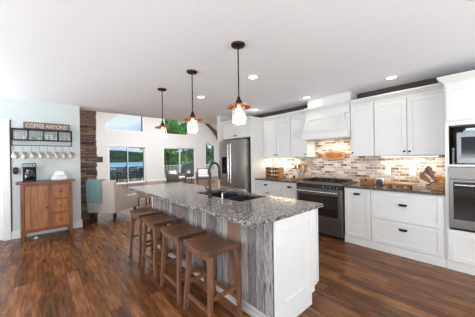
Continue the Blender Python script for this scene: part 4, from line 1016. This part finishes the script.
# throw over the chair back: rests on it, its own thing
mb = MB()
path = [(-0.515, 0.45), (-0.522, 0.60), (-0.525, 0.75), (-0.522, 0.89), (-0.50, 0.945), (-0.44, 0.955), (-0.385, 0.95), (-0.345, 0.915), (-0.325, 0.83)]
rs = []
for k, yq in enumerate([0.30 - 0.36 * j / 9 for j in range(10)]):
    wob = 0.006 * math.sin(k * 1.9)
    rs.append([(x - 0.004 + wob, yq, z_ + (wob * 2 if i in (0,) else 0)) for i, (x, z_) in enumerate(path)] + [(x + 0.006 + wob, yq, z_ - 0.004) for x, z_ in reversed(path)])
mb.rings(rs)
thr = single('throw_blanket', mb, 'teal', 'dusty teal knitted throw draped over the back of the oatmeal armchair', 'blanket', smooth=50, loc=(1.36, 6.02, 0))
thr.rotation_euler = (0, 0, R(40))
# ottoman / second seat further back
t = thing('ottoman', 'low oatmeal upholstered footstool with dark legs beyond the island end', 'footstool', (2.62, 7.35, 0), None, R(40))
obj('seat', MB().box(-0.28, 0.28, -0.24, 0.24, 0.18, 0.42, 0.03, 3), 'linen', t, 40, local=True)
for sx_ in (-1, 1):
    for s in (-1, 1): obj('leg', MB().frus((sx_ * 0.22 - 0.016, sx_ * 0.22 + 0.016, s * 0.19 - 0.016, s * 0.19 + 0.016), 0, (sx_ * 0.22 - 0.024, sx_ * 0.22 + 0.024, s * 0.19 - 0.024, s * 0.19 + 0.024), 0.181), 'darkleg', t, local=True)
# wicker chairs near the second sliding door
def make_wicker(loc, rz, label):
    t = thing('wicker_chair', label, 'armchair', loc, 'wicker armchairs by the far sliding door', rz)
    q = lambda n, mb, m_, sm=0: obj(n, mb, m_, t, sm, None, True)
    q('seat', MB().box(-0.30, 0.34, -0.34, 0.34, 0.20, 0.34, 0.02), 'wicker')
    q('backrest', MB().prism([(-0.42, 0.20), (-0.30, 0.20), (-0.34, 0.78), (-0.40, 0.82), (-0.46, 0.80)], 'y', -0.34, 0.34, 0.02), 'wicker', 40)
    for s in (-1, 1):
        q('arm', MB().prism([(-0.34, 0.20), (0.36, 0.20), (0.36, 0.56), (0.30, 0.60), (-0.30, 0.62)], 'y', s * 0.37 - 0.045, s * 0.37 + 0.045, 0.015), 'wicker', 40)
        for x in (-0.32, 0.30): q('leg', MB().box(x - 0.025, x + 0.025, s * 0.33 - 0.025, s * 0.33 + 0.025, 0, 0.201), 'wicker')
    q('seat_cushion', MB().box(-0.27, 0.33, -0.31, 0.31, 0.341, 0.45, 0.035, 3), 'cushion', 40)
    q('back_cushion', MB().box(-0.29, -0.15, -0.28, 0.28, 0.455, 0.76, 0.05, 3).rot(R(-8), 'Y', (-0.22, 0, 0.45)), 'cushion', 40)
    return t
wk = make_wicker((7.05, 10.9, 0), R(-118), 'grey wicker armchair with cream cushions in front of the white wall pier')
dup(wk, (5.5, 11.1, 0), R(-60), 'grey wicker armchair with cream cushions in front of the far sliding door')
t = thing('side_table', 'small dark side table between the two wicker armchairs', 'table', (6.38, 11.4, 0))
obj('tabletop', MB().cyl((6.38, 11.4, 0.53), (6.38, 11.4, 0.56), 0.24, seg=24), 'dark_paint', t)
for k in range(3):
    a = 2 * PI * k / 3
    obj('leg', MB().cyl((6.38 + 0.18 * math.cos(a), 11.4 + 0.18 * math.sin(a), 0), (6.38 + 0.14 * math.cos(a), 11.4 + 0.14 * math.sin(a), 0.53), 0.018), 'dark_paint', t, 40)
t = thing('lantern', 'small pale lantern standing on the dark side table', 'lantern', (6.38, 11.4, 0.56))
obj('body', MB().box(6.31, 6.45, 11.33, 11.47, 0.5605, 0.73, 0.004), 'ceramic', t)
obj('roof', MB().frus((6.30, 6.46, 11.32, 11.48), 0.731, (6.36, 6.40, 11.38, 11.42), 0.79), 'wire', t)
# ------------------------------------------------------------------ outdoors
DZ = -0.10
single('deck', MB().box(0.5, 14.0, 14.16, 18.6, DZ - 0.12, DZ), 'deck', 'grey board deck outside the sliding doors', 'deck', kind='structure')
def railing(x0, x1, y, mat, label, posts):
    t = thing('deck_railing', label, 'railing', ((x0 + x1) / 2, y, DZ))
    obj('top_rail', MB().box(x0, x1, y - 0.045, y + 0.045, DZ + 0.90, DZ + 0.95), mat, t)
    obj('bottom_rail', MB().box(x0, x1, y - 0.02, y + 0.02, DZ + 0.10, DZ + 0.14), mat, t)
    for k in range(posts):
        x = x0 + 0.05 + (x1 - x0 - 0.1) * k / (posts - 1)
        obj('post', MB().box(x - 0.05, x + 0.05, y - 0.05, y + 0.05, DZ, DZ + 1.0), mat, t)
    g = MB(); n = int((x1 - x0) / 0.13)
    for k in range(1, n):
        x = x0 + (x1 - x0) * k / n
        g.box(x - 0.015, x + 0.015, y - 0.015, y + 0.015, DZ + 0.14, DZ + 0.90)
    obj('balusters', g, mat, t, kind='stuff')
railing(1.0, 6.9, 18.4, 'dark_paint', 'charcoal deck railing seen through the left sliding door', 4)
railing(7.1, 13.9, 18.4, 'trim', 'white deck railing seen through the far right sliding door', 4)
t = thing('patio_table', 'dark outdoor dining table on the deck beyond the left sliding door', 'table', (4.7, 16.4, DZ))
obj('tabletop', MB().box(3.8, 5.6, 15.95, 16.85, DZ + 0.70, DZ + 0.74, 0.005), 'dark_paint', t)
for x in (3.9, 5.45):
    for y in (16.02, 16.73): obj('leg', MB().box(x, x + 0.06, y, y + 0.06, DZ, DZ + 0.70), 'dark_paint', t)
def make_patio(loc, rz, label):
    t = thing('patio_chair', label, 'chair', loc, 'dark patio chairs on the deck', rz)
    q = lambda n, mb: obj(n, mb, 'dark_paint', t, 0, None, True)
    q('seat', MB().box(-0.23, 0.23, -0.23, 0.23, 0.43, 0.46, 0.005))
    g = MB()
    for k in range(6): g.box(-0.25, -0.225, -0.22 + k * 0.08, -0.18 + k * 0.08, 0.46, 0.92)
    g.box(-0.252, -0.222, -0.23, 0.23, 0.88, 0.95)
    q('backrest', g)
    for x in (-0.22, 0.19):
        for y in (-0.22, 0.19): q('leg', MB().box(x, x + 0.03, y, y + 0.03, 0, 0.43))
    for s in (-1, 1): q('arm', MB().box(-0.24, 0.18, s * 0.24 - 0.02, s * 0.24 + 0.02, 0.63, 0.66).box(0.14, 0.17, s * 0.24 - 0.015, s * 0.24 + 0.015, 0.44, 0.63))
    return t
pc = make_patio((4.15, 15.55, DZ), R(90), 'dark slatted patio chair on the house side of the deck table, left one')
for x, y, rz, lb in ((5.15, 15.55, 90, 'dark slatted patio chair on the house side of the deck table, right one'), (4.25, 17.25, -90, 'dark slatted patio chair on the railing side of the deck table, left one'),
                     (5.2, 17.25, -90, 'dark slatted patio chair on the railing side of the deck table, right one'), (3.4, 16.4, 0, 'dark slatted patio chair at the left end of the deck table'), (6.0, 16.4, 180, 'dark slatted patio chair at the right end of the deck table')):
    dup(pc, (x, y, DZ), R(rz), lb)
t = thing('grill', 'dark covered grill standing on the deck beyond the far sliding door', 'grill', (8.75, 15.6, DZ))
obj('cover', MB().frus((8.15, 9.35, 15.3, 15.9), DZ + 0.06, (8.25, 9.25, 15.35, 15.85), DZ + 0.75).prism([(8.25, DZ + 0.75), (9.25, DZ + 0.75)] + [(8.75 + 0.5 * math.cos(PI * k / 10), DZ + 0.75 + 0.42 * math.sin(PI * k / 10)) for k in range(1, 10)], 'y', 15.36, 15.84), plain('grill_cover', (74, 70, 78), 0.8, 0, 0.15, 6), t)
obj('wheel', MB().cyl((8.2, 15.32, DZ + 0.07), (8.2, 15.28, DZ + 0.07), 0.07).cyl((9.3, 15.32, DZ + 0.07), (9.3, 15.28, DZ + 0.07), 0.07), 'black_matte', t, 40)
# ground, lake, hills
single('lawn', MB().box(-60, 120, 14.3, 110, -3.4, -3.0), 'grass', 'green lawn sloping to the lake below the deck', 'lawn', kind='structure')
single('lake', MB().box(-700, 900, 110, 900, -3.6, -3.3), 'water', 'pale blue lake beyond the deck railing', 'lake', kind='structure')
def hill(cx, cy, rx, ry, hz, seed, label, mat):
    random.seed(seed); g = MB(); nx, ny = 70, 16
    from mathutils import noise
    V = []
    for j in range(ny + 1):
        row = []
        for i in range(nx + 1):
            u, v = i / nx * 2 - 1, j / ny * 2 - 1
            x, y = cx + u * rx, cy + v * ry
            h = max(0, 1 - (abs(u) ** 2.4)) * max(0, 1 - v * v) ** 0.7
            z = -3.5 + hz * h * (0.9 + 0.35 * noise.noise((x * 0.012, y * 0.012, seed))) + 1.6 * noise.noise((x * 0.12, y * 0.2, 3)) * min(1, 5 * h)
            row.append(g.bm.verts.new((x, y, z)))
        V.append(row)
    for j in range(ny):
        for i in range(nx): g.bm.faces.new((V[j][i], V[j][i + 1], V[j + 1][i + 1], V[j + 1][i]))
    single('wooded_hill', g, mat, label, 'hill', 'hills across the lake', 80, kind='structure')
hill(60, 520, 330, 70, 26, 1, 'dark wooded hill across the lake, seen in the left door pane', 'hill')
hill(312, 470, 172, 55, 30, 5, 'brighter green wooded hill across the lake, seen in the right door pane', 'hill_bright')
def tree(name, label, loc, h, r, seed, mat, n=1500, ls=0.22, low=0.25):
    random.seed(seed)
    t = thing(name, label, 'tree', loc, 'trees beyond the deck')
    obj('trunk', MB().tube([(0, 0, 0), (0.05, 0.02, h * 0.35), (-0.04, 0.05, h * 0.6), (0, 0, h * 0.85)], 0.1, 8, radii=[0.22, 0.16, 0.1, 0.03]), 'bark', t, 60, local=True)
    g = MB()
    blobs = [(random.gauss(0, r * 0.42), random.gauss(0, r * 0.42), random.uniform(h * low, h * 0.92), random.uniform(0.5, 1.0) * r * 0.55) for _ in range(22)]
    for _ in range(n):
        b = random.choice(blobs)
        d = Vector((random.gauss(0, 1), random.gauss(0, 1), random.gauss(0, 1))).normalized() * b[3] * random.uniform(0.55, 1.05)
        p = Vector(b[:3]) + d
        a = Vector((random.gauss(0, 1), random.gauss(0, 1), random.gauss(0, 1))).normalized(); c = a.cross(d.normalized() + Vector((0.01, 0.02, 0.03))).normalized()
        s = ls * random.uniform(0.6, 1.3)
        vs = [g.bm.verts.new(q) for q in (p - a * s, p + c * s * 0.6, p + a * s, p - c * s * 0.6)]
        g.bm.faces.new(vs)
    obj('foliage', g, mat, t, local=True)
tree('leafy_tree', 'bright green leafy tree filling the left pane of the far sliding door', (10.9, 24.0, -3), 10.5, 2.4, 11, 'leaf', 2600, 0.26, 0.12)
tree('leafy_tree', 'deep green leafy tree behind the right pane of the far sliding door', (15.3, 26.0, -3), 11.0, 2.5, 12, 'leaf_dark', 2600, 0.28, 0.12)
tree('leafy_tree', 'bright green leafy tree behind the narrow sloped window', (18.6, 23.5, -3), 11.5, 2.2, 13, 'leaf', 2600, 0.27, 0.12)
tree('leafy_tree', 'tall deep green tree standing behind the upper right gable window', (14.6, 33.0, -3), 14.5, 2.8, 14, 'leaf_dark', 2600, 0.36, 0.12)
tree('leafy_tree', 'tall deep green tree farthest right behind the narrow sloped window', (22.5, 31.0, -3), 14.5, 3.0, 15, 'leaf_dark', 2400, 0.36, 0.12)
